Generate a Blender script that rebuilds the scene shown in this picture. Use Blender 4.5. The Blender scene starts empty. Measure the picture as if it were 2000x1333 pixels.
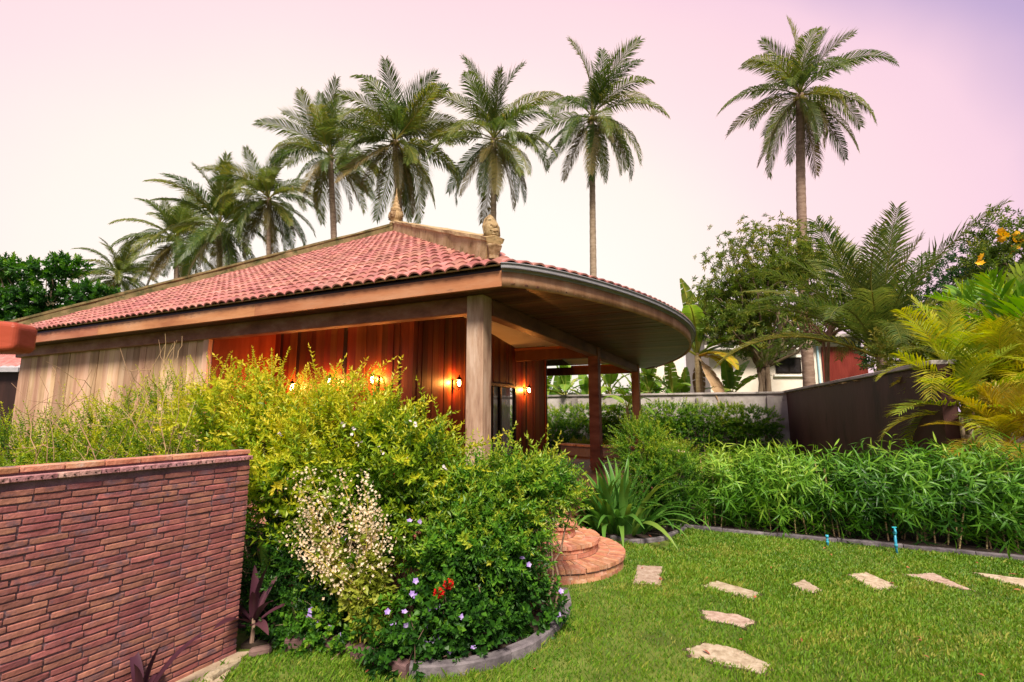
import bpy, math, random
import numpy as np
from mathutils import Vector, Matrix
sc = bpy.context.scene
COL = sc.collection
rng = np.random.default_rng(7)
R = math.radians
# ------------------------------------------------------------------ camera, sky, sun, exposure
F_PX, PITCH, EYE = 950.0, math.atan(139 / 950), 1.9
cam_d = bpy.data.cameras.new('camera'); cam = bpy.data.objects.new('camera', cam_d); COL.objects.link(cam)
cam.location = (0, 0, EYE); cam.rotation_euler = (R(90) + PITCH, 0, 0)
cam_d.sensor_width = 36; cam_d.lens = F_PX / 2000 * 36; cam_d.clip_end = 2000; cam_d.clip_start = 0.05
cam_d.dof.use_dof = True; cam_d.dof.focus_distance = 8; cam_d.dof.aperture_fstop = 4.0
sc.camera = cam
SUN_AZ, SUN_EL = R(176), R(50)           # azimuth from +Y clockwise
wd = bpy.data.worlds.new('World'); sc.world = wd; wd.use_nodes = True
nt = wd.node_tree; nt.nodes.clear()
def wn(t, **k):
    n = nt.nodes.new(t)
    for a, b in k.items(): setattr(n, a, b)
    return n
L = nt.links.new
sky = wn('ShaderNodeTexSky', sky_type='NISHITA', sun_disc=False); sky.sun_elevation = SUN_EL; sky.sun_rotation = SUN_AZ
sky.dust_density = 4; sky.air_density = 1.0; sky.ozone_density = 1
tc = wn('ShaderNodeTexCoord')
nrm = wn('ShaderNodeVectorMath', operation='NORMALIZE'); L(tc.outputs['Generated'], nrm.inputs[0])
# dusk glow: cream towards the low west sky, then peach, pink and lavender away from it
gd = Vector((-0.20, 0.955, 0.24)).normalized()
df = wn('ShaderNodeVectorMath', operation='SUBTRACT'); L(nrm.outputs[0], df.inputs[0]); df.inputs[1].default_value = gd
ds = wn('ShaderNodeVectorMath', operation='MULTIPLY'); L(df.outputs[0], ds.inputs[0]); ds.inputs[1].default_value = (.75, .7, 1.3)
dl = wn('ShaderNodeVectorMath', operation='LENGTH'); L(ds.outputs[0], dl.inputs[0])
nz = wn('ShaderNodeTexNoise'); nz.inputs['Scale'].default_value = 2.2; nz.inputs['Detail'].default_value = 4; L(nrm.outputs[0], nz.inputs['Vector'])
ma = wn('ShaderNodeMath', operation='MULTIPLY_ADD'); L(nz.outputs['Fac'], ma.inputs[0]); ma.inputs[1].default_value = 0.10; L(dl.outputs['Value'], ma.inputs[2])
mr = wn('ShaderNodeMapRange'); L(ma.outputs[0], mr.inputs['Value']); mr.inputs['From Min'].default_value = 0.05; mr.inputs['From Max'].default_value = 1.55
cr = wn('ShaderNodeValToRGB'); L(mr.outputs[0], cr.inputs[0])
els = cr.color_ramp.elements
els[0].position = 0.0; els[0].color = (1.0, .92, .83, 1)
els[1].position = 1.0; els[1].color = (.42, .34, .45, 1)
for d_, c in ((.28, (1.0, .90, .81)), (.42, (1.0, .85, .77)), (.54, (.98, .73, .74)), (.64, (.93, .66, .71)), (.70, (.88, .60, .70)), (.765, (.52, .38, .60)), (.83, (.38, .29, .52)), (1.1, (.44, .34, .48))):
    e = els.new(d_/1.5); e.color = (*c, 1)
bg1 = wn('ShaderNodeBackground'); L(cr.outputs[0], bg1.inputs[0]); bg1.inputs[1].default_value = 0.226
bg2 = wn('ShaderNodeBackground'); L(sky.outputs[0], bg2.inputs[0]); bg2.inputs[1].default_value = 0.003
ad = wn('ShaderNodeAddShader'); L(bg1.outputs[0], ad.inputs[0]); L(bg2.outputs[0], ad.inputs[1])
wo = wn('ShaderNodeOutputWorld'); L(ad.outputs[0], wo.inputs[0])
sun_d = bpy.data.lights.new('sun', 'SUN'); sun = bpy.data.objects.new('sun', sun_d); COL.objects.link(sun)
sun_d.energy = 1.5; sun_d.angle = R(16); sun_d.color = (1.0, .90, .76)
sdir = Vector((math.sin(SUN_AZ) * math.cos(SUN_EL), math.cos(SUN_AZ) * math.cos(SUN_EL), math.sin(SUN_EL)))
sun.rotation_euler = sdir.to_track_quat('Z', 'Y').to_euler()
vs = sc.view_settings; vs.view_transform = 'Standard'; vs.look = 'None'; vs.gamma = 1; vs.use_curve_mapping = False; vs.exposure = 2.25
sc.cycles.use_denoising = True
sc.cycles.max_bounces = 7; sc.cycles.diffuse_bounces = 4; sc.cycles.transparent_max_bounces = 4; sc.cycles.sample_clamp_indirect = 4
# ------------------------------------------------------------------ helpers
def ray(px, py):
    x, y = (px - 1000) / F_PX, (666.5 - py) / F_PX
    return np.array([x, math.cos(PITCH) - y * math.sin(PITCH), math.sin(PITCH) + y * math.cos(PITCH)])
def G(px, py, z=0.0):
    d = ray(px, py); t = (z - EYE) / d[2]; return np.array([d[0] * t, d[1] * t, z])
def AT(px, py, Y):
    d = ray(px, py); t = Y / d[1]; return np.array([d[0] * t, Y, EYE + d[2] * t])
def unit(a):
    a = np.asarray(a, float); n = np.linalg.norm(a, axis=-1, keepdims=True); return a / np.maximum(n, 1e-9)
class B:
    """collects geometry for ONE mesh object"""
    def __init__(s): s.V = []; s.F = []; s.T = []; s.n = 0
    def add(s, V, Fs, t=None):
        V = np.asarray(V, float).reshape(-1, 3); s.V.append(V)
        for f in Fs:
            f = np.asarray(f, int)
            if f.size: s.F.append(f + s.n)
        if t is None: t = 0.5
        s.T.append(np.broadcast_to(np.asarray(t, float), (len(V),)))
        s.n += len(V); return s
    def box(s, c, d, rz=0, t=None, rx=0):
        x, y, z = np.array(d) / 2
        V = np.array([[-x,-y,-z],[x,-y,-z],[x,y,-z],[-x,y,-z],[-x,-y,z],[x,-y,z],[x,y,z],[-x,y,z]])
        if rx:
            cx, sx = math.cos(rx), math.sin(rx); V = V @ np.array([[1,0,0],[0,cx,sx],[0,-sx,cx]])
        if rz:
            cz, sz = math.cos(rz), math.sin(rz); V = V @ np.array([[cz,sz,0],[-sz,cz,0],[0,0,1]])
        return s.add(V + np.array(c), [[[0,3,2,1],[4,5,6,7],[0,1,5,4],[1,2,6,5],[2,3,7,6],[3,0,4,7]]], t)
    def tube(s, P, r, n=6, t=None, cap=True):
        P = np.asarray(P, float); m = len(P); r = np.broadcast_to(np.asarray(r, float), (m,))
        T = unit(np.gradient(P, axis=0)); ref = np.array([0,0,1.]) if abs(T[:,2]).mean() < .8 else np.array([1.,0,0])
        U = unit(np.cross(T, ref)); W = np.cross(T, U); a = np.linspace(0, 2*math.pi, n, endpoint=False)
        V = P[:,None] + r[:,None,None] * (np.cos(a)[None,:,None]*U[:,None] + np.sin(a)[None,:,None]*W[:,None])
        i = np.arange(m-1)[:,None]*n; j = np.arange(n)[None]; k = (j+1) % n
        q = np.stack([i+j, i+k, i+n+k, i+n+j], -1).reshape(-1,4)
        Fs = [q]
        if cap and n > 2: Fs += [[list(range(n))[::-1]], [[(m-1)*n + x for x in range(n)]]]
        if t is not None and np.ndim(t): t = np.repeat(t, n)
        return s.add(V, Fs, t)
    def lathe(s, prof, n=16, c=(0,0,0), t=None, sq=1.0):
        prof = np.asarray(prof, float); m = len(prof); a = np.linspace(0, 2*math.pi, n, endpoint=False)
        V = np.stack([prof[:,0,None]*np.cos(a), prof[:,0,None]*np.sin(a)*sq, np.repeat(prof[:,1,None], n, 1)], -1) + np.array(c)
        i = np.arange(m-1)[:,None]*n; j = np.arange(n)[None]; k = (j+1) % n
        q = np.stack([i+j, i+k, i+n+k, i+n+j], -1).reshape(-1,4)
        return s.add(V, [q, [list(range(n))[::-1]], [[(m-1)*n + x for x in range(n)]]], t)
    def grid(s, P, t=None):
        P = np.asarray(P, float); m, n = P.shape[:2]
        i = np.arange(m-1)[:,None]*n; j = np.arange(n-1)[None]
        return s.add(P, [np.stack([i+j, i+j+1, i+n+j+1, i+n+j], -1).reshape(-1,4)], t)
    def prism(s, poly, z0, z1, t=None):
        n = len(poly); V = [[x, y, z0] for x, y in poly] + [[x, y, z1] for x, y in poly]
        return s.add(V, [[list(range(n))[::-1]], [[n+i for i in range(n)]], [[i, (i+1) % n, n+(i+1) % n, n+i] for i in range(n)]], t)
    def inst(s, tmpl, O, D, roll, sc_, t0, tamp=1.0):
        """merge template copies: Z axis to D"""
        V, Fs, T = tmpl; O = np.asarray(O); D = unit(D); N = len(O)
        ref = np.where(np.abs(D[:,2:3]) < .95, np.array([[0,0,1.]]), np.array([[1.,0,0]]))
        U = unit(np.cross(ref, D)); W = np.cross(D, U); c, sn = np.cos(roll)[:,None], np.sin(roll)[:,None]
        U, W = U*c + W*sn, W*c - U*sn
        X = O[:,None] + sc_[:,None,None] * (V[None,:,0,None]*U[:,None] + V[None,:,1,None]*W[:,None] + V[None,:,2,None]*D[:,None])
        off = (np.arange(N)*len(V))[:,None,None]
        Ff = [(np.asarray(f)[None] + off).reshape(-1, np.asarray(f).shape[1]) for f in Fs]
        return s.add(X, Ff, np.clip(t0[:,None] + tamp*(T[None]-.5), 0, 1).reshape(-1))
    def mesh(s, name, smooth=False):
        me = bpy.data.meshes.new(name); V = np.concatenate(s.V); T = np.concatenate(s.T)
        loops = np.concatenate([f.reshape(-1) for f in s.F]); cnt = np.concatenate([np.full(len(f), f.shape[1]) for f in s.F])
        me.vertices.add(len(V)); me.vertices.foreach_set('co', V.reshape(-1).astype(np.float32))
        me.loops.add(len(loops)); me.loops.foreach_set('vertex_index', loops.astype(np.int32))
        me.polygons.add(len(cnt)); st = np.concatenate([[0], np.cumsum(cnt)[:-1]])
        me.polygons.foreach_set('loop_start', st.astype(np.int32)); me.polygons.foreach_set('loop_total', cnt.astype(np.int32))
        me.polygons.foreach_set('use_smooth', np.full(len(cnt), bool(smooth)))
        at = me.attributes.new('tint', 'FLOAT', 'POINT'); at.data.foreach_set('value', T.astype(np.float32))
        me.update(calc_edges=True); me.validate(); return me
def tag(o, label=None, category=None, group=None, kind=None):
    for k, v in (('label', label), ('category', category), ('group', group), ('kind', kind)):
        if v: o[k] = v
    return o
def obj(name, b, m, parent=None, smooth=False, loc=None, rz=None, bevel=0, **k):
    me = b if isinstance(b, bpy.types.Mesh) else b.mesh(name, smooth)
    if m is not None and not me.materials: me.materials.append(m)
    o = bpy.data.objects.new(name, me); COL.objects.link(o)
    if parent: o.parent = parent
    if loc is not None: o.location = loc
    if rz is not None: o.rotation_euler[2] = rz
    if bevel:
        md = o.modifiers.new('bevel', 'BEVEL'); md.width = bevel; md.segments = 1; md.limit_method = 'ANGLE'
    return tag(o, **k)
def empty(name, loc, rz=0, **k):
    o = bpy.data.objects.new(name, None); COL.objects.link(o); o.location = loc; o.rotation_euler[2] = rz; o.empty_display_size = .1
    return tag(o, **k)
# ------------------------------------------------------------------ materials
def nodes(name):
    m = bpy.data.materials.new(name); m.use_nodes = True; t = m.node_tree; t.nodes.clear()
    def n(ty, ins=None, **k):
        x = t.nodes.new(ty)
        for a, b in k.items(): setattr(x, a, b)
        for a, b in (ins or {}).items():
            if isinstance(b, bpy.types.NodeSocket): t.links.new(b, x.inputs[a])
            else: x.inputs[a].default_value = b
        return x
    return m, t, n
def c4(c): return (*c, 1)
def mat(name, cols, scale=4, stretch=(1,1,1), rough=.75, bump=.3, bscale=40, var=.25, hue=.02, detail=6, spec=.25, metal=0, bdist=.01, spots=None):
    m, t, n = nodes(name)
    tcn = n('ShaderNodeTexCoord'); oi = n('ShaderNodeObjectInfo'); at = n('ShaderNodeAttribute', attribute_name='tint')
    rs = n('ShaderNodeMath', {0: oi.outputs['Random'], 1: at.outputs['Fac']}, operation='ADD')
    fr = n('ShaderNodeMath', {0: rs.outputs[0]}, operation='FRACT')
    off = n('ShaderNodeMath', {0: fr.outputs[0], 1: 37.0}, operation='MULTIPLY')
    mp = n('ShaderNodeMapping', {'Vector': tcn.outputs['Object'], 'Scale': stretch})
    vec = n('ShaderNodeVectorMath', {0: mp.outputs[0], 1: off.outputs[0]}, operation='ADD')
    no = n('ShaderNodeTexNoise', {'Vector': vec.outputs[0], 'Scale': scale, 'Detail': detail, 'Roughness': .65})
    ra = n('ShaderNodeValToRGB', {0: no.outputs['Fac']}); e = ra.color_ramp.elements
    k = len(cols); ps = np.linspace(.3, .7, k)
    e[0].position = ps[0]; e[0].color = c4(cols[0]); e[1].position = ps[-1]; e[1].color = c4(cols[-1])
    for i in range(1, k-1): x = e.new(ps[i]); x.color = c4(cols[i])
    vv = n('ShaderNodeMapRange', {'Value': fr.outputs[0], 'To Min': 1-var, 'To Max': 1+var})
    f2 = n('ShaderNodeMath', {0: fr.outputs[0], 1: 7.31}, operation='MULTIPLY'); f3 = n('ShaderNodeMath', {0: f2.outputs[0]}, operation='FRACT')
    hh = n('ShaderNodeMapRange', {'Value': f3.outputs[0], 'To Min': .5-hue, 'To Max': .5+hue})
    hs = n('ShaderNodeHueSaturation', {'Hue': hh.outputs[0], 'Value': vv.outputs[0], 'Color': ra.outputs[0]})
    colr = hs.outputs[0]
    if spots:
        sc2, th, scol = spots
        n3 = n('ShaderNodeTexNoise', {'Vector': vec.outputs[0], 'Scale': sc2, 'Detail': 5, 'Roughness': .7})
        r3 = n('ShaderNodeMapRange', {'Value': n3.outputs['Fac'], 'From Min': th, 'From Max': th+.12})
        mx = n('ShaderNodeMix', data_type='RGBA'); t.links.new(r3.outputs[0], mx.inputs[0]); t.links.new(colr, mx.inputs[6]); mx.inputs[7].default_value = c4(scol); colr = mx.outputs[2]
    mpb = n('ShaderNodeVectorMath', {0: mp.outputs[0]}, operation='SCALE'); mpb.inputs['Scale'].default_value = 1
    n2 = n('ShaderNodeTexNoise', {'Vector': vec.outputs[0], 'Scale': bscale, 'Detail': 4})
    bp = n('ShaderNodeBump', {'Height': n2.outputs['Fac'], 'Strength': bump, 'Distance': bdist})
    p = n('ShaderNodeBsdfPrincipled', {'Base Color': colr, 'Roughness': rough, 'Normal': bp.outputs[0], 'Specular IOR Level': spec, 'Metallic': metal})
    n('ShaderNodeOutputMaterial', {0: p.outputs[0]}); return m
def leafmat(name, cols, rough=.42, trans=.35, var=.15, spec=.3):
    m, t, n = nodes(name)
    at = n('ShaderNodeAttribute', attribute_name='tint'); oi = n('ShaderNodeObjectInfo')
    o2 = n('ShaderNodeMapRange', {'Value': oi.outputs['Random'], 'To Min': -var, 'To Max': var})
    s = n('ShaderNodeMath', {0: at.outputs['Fac'], 1: o2.outputs[0]}, operation='ADD', use_clamp=True)
    ra = n('ShaderNodeValToRGB', {0: s.outputs[0]}); e = ra.color_ramp.elements; k = len(cols)
    e[0].color = c4(cols[0]); e[1].color = c4(cols[-1])
    for i in range(1, k-1): x = e.new(i/(k-1)); x.color = c4(cols[i])
    p = n('ShaderNodeBsdfPrincipled', {'Base Color': ra.outputs[0], 'Roughness': rough, 'Specular IOR Level': spec})
    hs = n('ShaderNodeHueSaturation', {'Color': ra.outputs[0], 'Saturation': 1.1, 'Value': 1.5})
    tr = n('ShaderNodeBsdfTranslucent', {'Color': hs.outputs[0]})
    mx = n('ShaderNodeMixShader', {0: trans, 1: p.outputs[0], 2: tr.outputs[0]})
    n('ShaderNodeOutputMaterial', {0: mx.outputs[0]}); return m
def emis(name, c, s):
    m, t, n = nodes(name); e = n('ShaderNodeEmission', {'Color': c4(c), 'Strength': s}); n('ShaderNodeOutputMaterial', {0: e.outputs[0]}); return m
def glassmat(name, c, rough=.05):
    m, t, n = nodes(name); p = n('ShaderNodeBsdfPrincipled', {'Base Color': c4(c), 'Roughness': rough, 'Specular IOR Level': .8}); n('ShaderNodeOutputMaterial', {0: p.outputs[0]}); return m
MT = dict(
 wood=mat('weathered_timber', [(.22,.095,.05),(.38,.19,.11),(.52,.31,.20)], 3, (1,1,.25), .6, .4, 30, .15, .01),
 woodx=mat('fascia_timber', [(.30,.10,.045),(.45,.18,.085),(.52,.26,.15)], 3, (.2,1,1), .5, .3, 30, .12, .01, spots=(6,.62,(.12,.05,.03))),
 grey=mat('sunbleached_timber', [(.24,.13,.08),(.50,.33,.22),(.70,.53,.40)], 5, (1,1,.18), .8, .6, 30, .18, .012, spots=(6,.58,(.22,.11,.065))),
 beam=mat('dark_beam_timber', [(.075,.028,.015),(.16,.065,.035),(.24,.115,.065)], 4, (.3,.3,1), .5, .3, 30, .15, .01),
 wall=mat('outer_cladding_timber', [(.28,.15,.09),(.50,.31,.19),(.66,.46,.32)], 3, (1,1,.12), .75, .4, 25, .28, .015),
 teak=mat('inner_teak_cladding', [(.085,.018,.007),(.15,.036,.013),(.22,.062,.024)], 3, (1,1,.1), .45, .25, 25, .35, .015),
 ebony=mat('dark_strip_timber', [(.02,.012,.01),(.04,.02,.015)], 3, (1,1,.1), .4, .2),
 soffit=mat('soffit_timber', [(.045,.020,.011),(.10,.048,.025),(.17,.09,.05)], 3, (.08,1,1), .42, .25, 25, .3, .02),
 tile=mat('clay_tile', [(.28,.095,.075),(.38,.15,.12),(.48,.24,.20)], 5, (1,1,1), .6, .25, 60, .24, .012, spots=(7,.62,(.19,.08,.055))),
 tileedge=mat('tile_underlay', [(.10,.05,.04),(.18,.09,.07)], 6, rough=.9),
 conc=mat('mossy_concrete', [(.24,.15,.06),(.43,.30,.15),(.56,.42,.25)], 2.2, (1,1,1), .9, .7, 30, .08, .01, spots=(3.5,.56,(.10,.085,.03))),
 moss=mat('dark_mossy_concrete', [(.07,.06,.025),(.18,.13,.06),(.30,.20,.11)], 2.5, rough=.95, bump=.8, spots=(4,.52,(.055,.06,.02))),
 stat=mat('carved_stone', [(.16,.09,.035),(.34,.22,.11),(.50,.36,.22)], 7, rough=.85, bump=.6, bscale=50, spots=(5,.58,(.09,.07,.03))),
 metal=mat('gutter_metal', [(.26,.25,.27),(.42,.40,.42)], 3, (1,1,6), .4, .1),
 white=mat('white_plaster', [(.70,.66,.60),(.80,.77,.72)], 2, rough=.9, bump=.1),
 cement=mat('cement_render', [(.22,.19,.17),(.36,.32,.30),(.48,.44,.42)], 1.3, rough=.9, bump=.4, spots=(2.2,.58,(.14,.12,.11))),
 brown=mat('dark_brown_paint', [(.045,.017,.014),(.06,.024,.02),(.085,.036,.03)], 1.2, (1,1,.35), .6, .35, 12, .04, .005, spots=(1.6,.55,(.035,.014,.012))),
 brick=mat('clay_brick', [(.20,.075,.068),(.31,.115,.095),(.42,.17,.12)], 7, (1,1,1), .8, .35, 60, .21, .014, spots=(6,.54,(.16,.09,.105))),
 stepb=mat('step_brick', [(.36,.125,.07),(.48,.21,.12),(.56,.33,.23)], 7, rough=.8, bump=.5, bscale=60, var=.22, hue=.012, spots=(7,.62,(.55,.42,.34))),
 mortar=mat('mortar', [(.13,.072,.075),(.20,.115,.12),(.28,.17,.18)], 9, rough=.95, bump=.9, bscale=40),
 mortar2=mat('step_mortar', [(.34,.24,.17),(.48,.36,.27)], 9, rough=.95, bump=.6),
 slab=mat('stepping_stone', [(.26,.18,.12),(.42,.32,.23),(.55,.45,.35)], 14, rough=.9, bump=1.0, bscale=60, var=.1, spots=(30,.62,(.24,.17,.12))),
 edge=mat('edging_stone', [(.07,.06,.065),(.14,.12,.13),(.24,.21,.22)], 6, rough=.9, bump=.6),
 log=mat('edging_log', [(.09,.05,.045),(.17,.10,.09),(.25,.16,.15)], 5, (.25,1,1), .9, .7),
 soil=mat('soil', [(.012,.008,.006),(.03,.02,.014),(.06,.042,.03)], 12, rough=1, bump=1, bscale=30),
 soilrim=mat('soil_rim', [(.05,.03,.018),(.10,.065,.04)], 12, rough=1, bump=1),
 turf=mat('turf', [(.05,.075,.012),(.085,.13,.02),(.13,.17,.035)], 3, rough=1, bump=1, bscale=60),
 path=mat('pale_path', [(.25,.17,.12),(.42,.32,.24)], 6, rough=.95, bump=.6),
 bark=mat('bark', [(.12,.075,.045),(.24,.165,.11),(.34,.26,.19)], 6, (1,1,.3), .95, .9, 20),
 palmb=mat('palm_trunk_bark', [(.16,.11,.075),(.28,.20,.14),(.38,.29,.22)], 2.0, (1,1,3.5), .9, .9, 9, .1),
 twig=mat('dry_twig', [(.30,.18,.09),(.46,.30,.17)], 6, rough=.9),
 ystem=mat('yellow_stem', [(.42,.30,.05),(.55,.40,.08)], 6, rough=.6),
 culm=mat('bamboo_culm', [(.20,.13,.05),(.36,.26,.12),(.50,.40,.22)], 4, (1,1,6), .5, .2),
 redwood=mat('red_stained_wood', [(.34,.075,.025),(.46,.12,.045)], 4, (.15,1,1), .45, .25),
 black=mat('black_frame', [(.012,.008,.007),(.02,.014,.012)], 4, rough=.35),
 curtain=mat('curtain', [(.42,.40,.36),(.60,.58,.54)], 2, (8,8,.3), .9, .1),
 glass=glassmat('window_glass', (.03,.025,.025)),
 lampglass=emis('lantern_glow', (1.0,.62,.22), 9.0),
 blue=mat('blue_pvc', [(.03,.30,.42),(.06,.42,.55)], 6, rough=.35, bump=.05),
 redpaint=mat('red_sheet', [(.17,.016,.018),(.26,.03,.03)], 2, (1,1,.3), .5, .2),
 cream=mat('cream_wall', [(.62,.55,.44),(.76,.70,.60)], 1, rough=.85, bump=.15),
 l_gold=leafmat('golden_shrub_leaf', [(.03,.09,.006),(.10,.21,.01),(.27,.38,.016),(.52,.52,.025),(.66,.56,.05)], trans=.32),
 l_green=leafmat('green_shrub_leaf', [(.012,.05,.008),(.035,.12,.012),(.10,.26,.02),(.28,.40,.03),(.48,.46,.05)], trans=.3),
 l_hedge=leafmat('hedge_leaf', [(.02,.075,.01),(.06,.17,.014),(.15,.30,.02),(.42,.48,.035)], trans=.3),
 l_dark=leafmat('dark_leaf', [(.012,.035,.012),(.025,.07,.02),(.06,.13,.03)], trans=.2),
 l_lily=leafmat('strap_leaf', [(.015,.06,.012),(.035,.13,.022),(.11,.25,.04),(.3,.36,.06)], rough=.3, trans=.25),
 l_bamb=leafmat('bamboo_leaf', [(.02,.075,.01),(.07,.20,.016),(.17,.35,.03),(.36,.48,.06)], rough=.38, trans=.3),
 l_palm=leafmat('palm_leaf', [(.022,.056,.014),(.06,.108,.022),(.145,.178,.034),(.32,.26,.05)], rough=.4, trans=.38, var=.2),
 l_old=leafmat('old_palm_leaf', [(.05,.055,.018),(.14,.11,.03),(.25,.17,.05)], rough=.5, trans=.25, var=.2),
 l_areca=leafmat('areca_leaf', [(0.077,0.143,0.013),(0.187,0.275,0.020),(0.396,0.407,0.033),(0.605,0.484,0.044)], rough=.4, trans=.35),
 l_orange=leafmat('golden_areca_leaf', [(.16,.19,.015),(.40,.33,.03),(.62,.36,.035)], rough=.4, trans=.35),
 l_ban=leafmat('banana_leaf', [(0.057,0.138,0.017),(0.127,0.253,0.029),(0.230,0.368,0.052),(0.483,0.483,0.092)], rough=.4, trans=.35, var=.25),
 l_dead=leafmat('dead_leaf', [(.22,.12,.06),(.40,.26,.14),(.52,.38,.22)], rough=.8, trans=.2),
 l_tree=leafmat('tree_leaf', [(.035,.075,.014),(.09,.155,.024),(.18,.24,.035),(.36,.32,.06)], rough=.4, trans=.3),
 l_ti=leafmat('purple_leaf', [(.03,.012,.018),(.075,.025,.04),(.12,.05,.06)], rough=.3, trans=.1),
 l_grass=leafmat('grass_blade', [(.05,.115,.008),(.10,.22,.012),(.17,.31,.018),(.33,.34,.06)], rough=.5, trans=.35),
 l_lime=leafmat('lime_leaf', [(.14,.19,.02),(.27,.32,.035),(.42,.42,.06)], rough=.45, trans=.35),
 f_cream=leafmat('cream_petal', [(.60,.44,.28),(.78,.64,.46),(.85,.76,.62)], rough=.6, trans=.3, spec=.1),
 f_purple=leafmat('violet_petal', [(.28,.16,.52),(.44,.30,.70),(.62,.50,.80)], rough=.6, trans=.3, spec=.1),
 f_white=leafmat('white_petal', [(.7,.6,.6),(.82,.75,.75)], rough=.6, trans=.3, spec=.1),
 f_red=leafmat('red_petal', [(.55,.015,.012),(.75,.03,.02)], rough=.6, trans=.2, spec=.1),
 f_yellow=leafmat('yellow_petal', [(.70,.38,.02),(.85,.52,.04)], rough=.6, trans=.3, spec=.1),
)
# ------------------------------------------------------------------ leaf templates
def leaf_geo(b, base, d, nrm_, ll, lw, t, bend=.15, fold=.18, seg=1):
    """one leaf: seg=1 -> two folded triangles; seg>1 -> a bent strip either side of the midrib"""
    d = unit(d); s = unit(np.cross(d, nrm_)); n = np.cross(s, d)
    if seg == 1:
        m = base + d*ll*.45
        b.add([base, m + s*lw*.5 + n*fold*lw, base + d*ll - n*bend*ll, m - s*lw*.5 + n*fold*lw], [[[0,1,2],[0,2,3]]], t)
    else:
        u = np.linspace(0, 1, seg+1); mid = base + d*(u*ll)[:,None] - n*(bend*ll*u**2)[:,None]
        w = lw*.5*np.clip(np.sin(np.pi*np.clip(u*.96+.02, 0, 1)**.75), .04, 1)
        P = np.stack([mid + s*w[:,None] + n*(fold*w)[:,None], mid, mid - s*w[:,None] + n*(fold*w)[:,None]], 1)
        b.grid(P, t)
def fin(b): return np.concatenate(b.V), [np.concatenate(f) if 0 else f for f in regroup(b.F)], np.concatenate(b.T)
def regroup(Fs):
    out = {}
    for f in Fs: out.setdefault(f.shape[1], []).append(f)
    return [np.concatenate(v) for v in out.values()]
def sprig(seed, n=16, Ls=.2, ll=.05, lw=.022, ang=55, opp=True, curve=.15, young=.35, seg=1, bend=.2, stem=.0018):
    r = np.random.default_rng(seed); b = B(); k = n//2 if opp else n
    for i in range(k):
        u = (i+.6)/k; base = np.array([curve*Ls*u*u, 0, Ls*u]); ax = unit(np.array([2*curve*u, 0, 1.]))
        for q in ((0, math.pi) if opp else (0,)):
            a = q + (i*1.57 if opp else i*2.4) * (0.5 if opp else 1) + r.normal(0, .25)
            rad = np.array([math.cos(a), math.sin(a), 0]); g = R(ang*(1-.45*u) + r.normal(0, 8))
            d = ax*math.cos(g) + rad*math.sin(g); s_ = (1.05-.45*u*u)*r.uniform(.8, 1.15)
            leaf_geo(b, base, d, ax, ll*s_, lw*s_, .5 + young*(u-.5) + r.normal(0, .07), bend, seg=seg)
    leaf_geo(b, np.array([curve*Ls, 0, Ls]), np.array([2*curve, .1, 1.]), np.array([1., 0, 0]), ll*.7, lw*.7, .5+young*.6, seg=seg)
    if stem: b.tube([[0,0,0],[curve*Ls*.3,0,Ls*.55],[curve*Ls,0,Ls]], [stem*1.4, stem, stem*.5], 3, .3, cap=False)
    return fin(b)
def wob(P, seed, f=1.0, a=1.0):
    r = np.random.default_rng(seed); o = np.zeros(len(P))
    for k in range(4): o += np.sin(P @ r.normal(0, 2.4*f*(1+.6*k), 3) + r.uniform(0, 6)) / (1+.5*k)
    return a*o/2.6
def lobes_pts(lobes, n, seed, shell=.55, zmin=.02, amp=.16, f=1.0, gap=None, gf=2.2):
    """points through the outer volume of a union of ellipsoids, with an uneven outline"""
    r = np.random.default_rng(seed); Lb = np.array(lobes, float); area = (Lb[:,3]*Lb[:,4]+Lb[:,3]*Lb[:,5]+Lb[:,4]*Lb[:,5])
    out = np.zeros((0,3)); nor = np.zeros((0,3)); rho_ = np.zeros(0)
    while len(out) < n:
        k = r.choice(len(Lb), n*2, p=area/area.sum()); d = unit(r.normal(size=(n*2, 3))); rho = shell + (1.03-shell)*r.uniform(0, 1, n*2)**.6
        P0 = Lb[k,:3] + Lb[k,3:]*d; rr = rho*(1+wob(P0, seed+5, f, amp))
        P = Lb[k,:3] + Lb[k,3:]*d*rr[:,None]; N = unit(d/Lb[k,3:])
        ok = P[:,2] > zmin
        if gap is not None: ok &= wob(P, seed+77, gf, 1.0) > gap + r.normal(0, .12, len(P))
        for l in Lb:
            q = np.linalg.norm((P-l[:3])/l[3:], axis=1); ok &= q > shell*.85
        out = np.concatenate([out, P[ok]]); nor = np.concatenate([nor, N[ok]]); rho_ = np.concatenate([rho_, rho[ok]])
    i = r.permutation(len(out))[:n]
    return out[i], nor[i], rho_[i]
def foliage(lobes, n, tmpls, seed, size=(.8,1.25), up=.45, rnd=.5, base=.45, hyoung=.25, shell=.55, amp=.16, tamp=1.0, down=0, f=1.0, cl=.22, gap=None, gf=2.2):
    b = B(); r = np.random.default_rng(seed+1); P, N, rho = lobes_pts(lobes, n, seed, shell, amp=amp, f=f, gap=gap, gf=gf)
    zs = P[:,2]; zr = (zs-zs.min())/max(np.ptp(zs), 1e-6)
    D = N + np.array([0,0,up-down]) + r.normal(0, rnd, (n,3))
    t = base + hyoung*(zr-.5) + wob(P, seed+9, 1.3, cl) + r.normal(0, .10, n)  # height tint: yellow young tops, plus bright tops and shaded undersides put into colour
    ch = r.integers(0, len(tmpls), n)
    for k, tm in enumerate(tmpls):
        i = ch == k
        if i.sum(): b.inst(tm, P[i], D[i], r.uniform(0, 6.28, i.sum()), r.uniform(*size, i.sum()), t[i], tamp)
    return b
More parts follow.
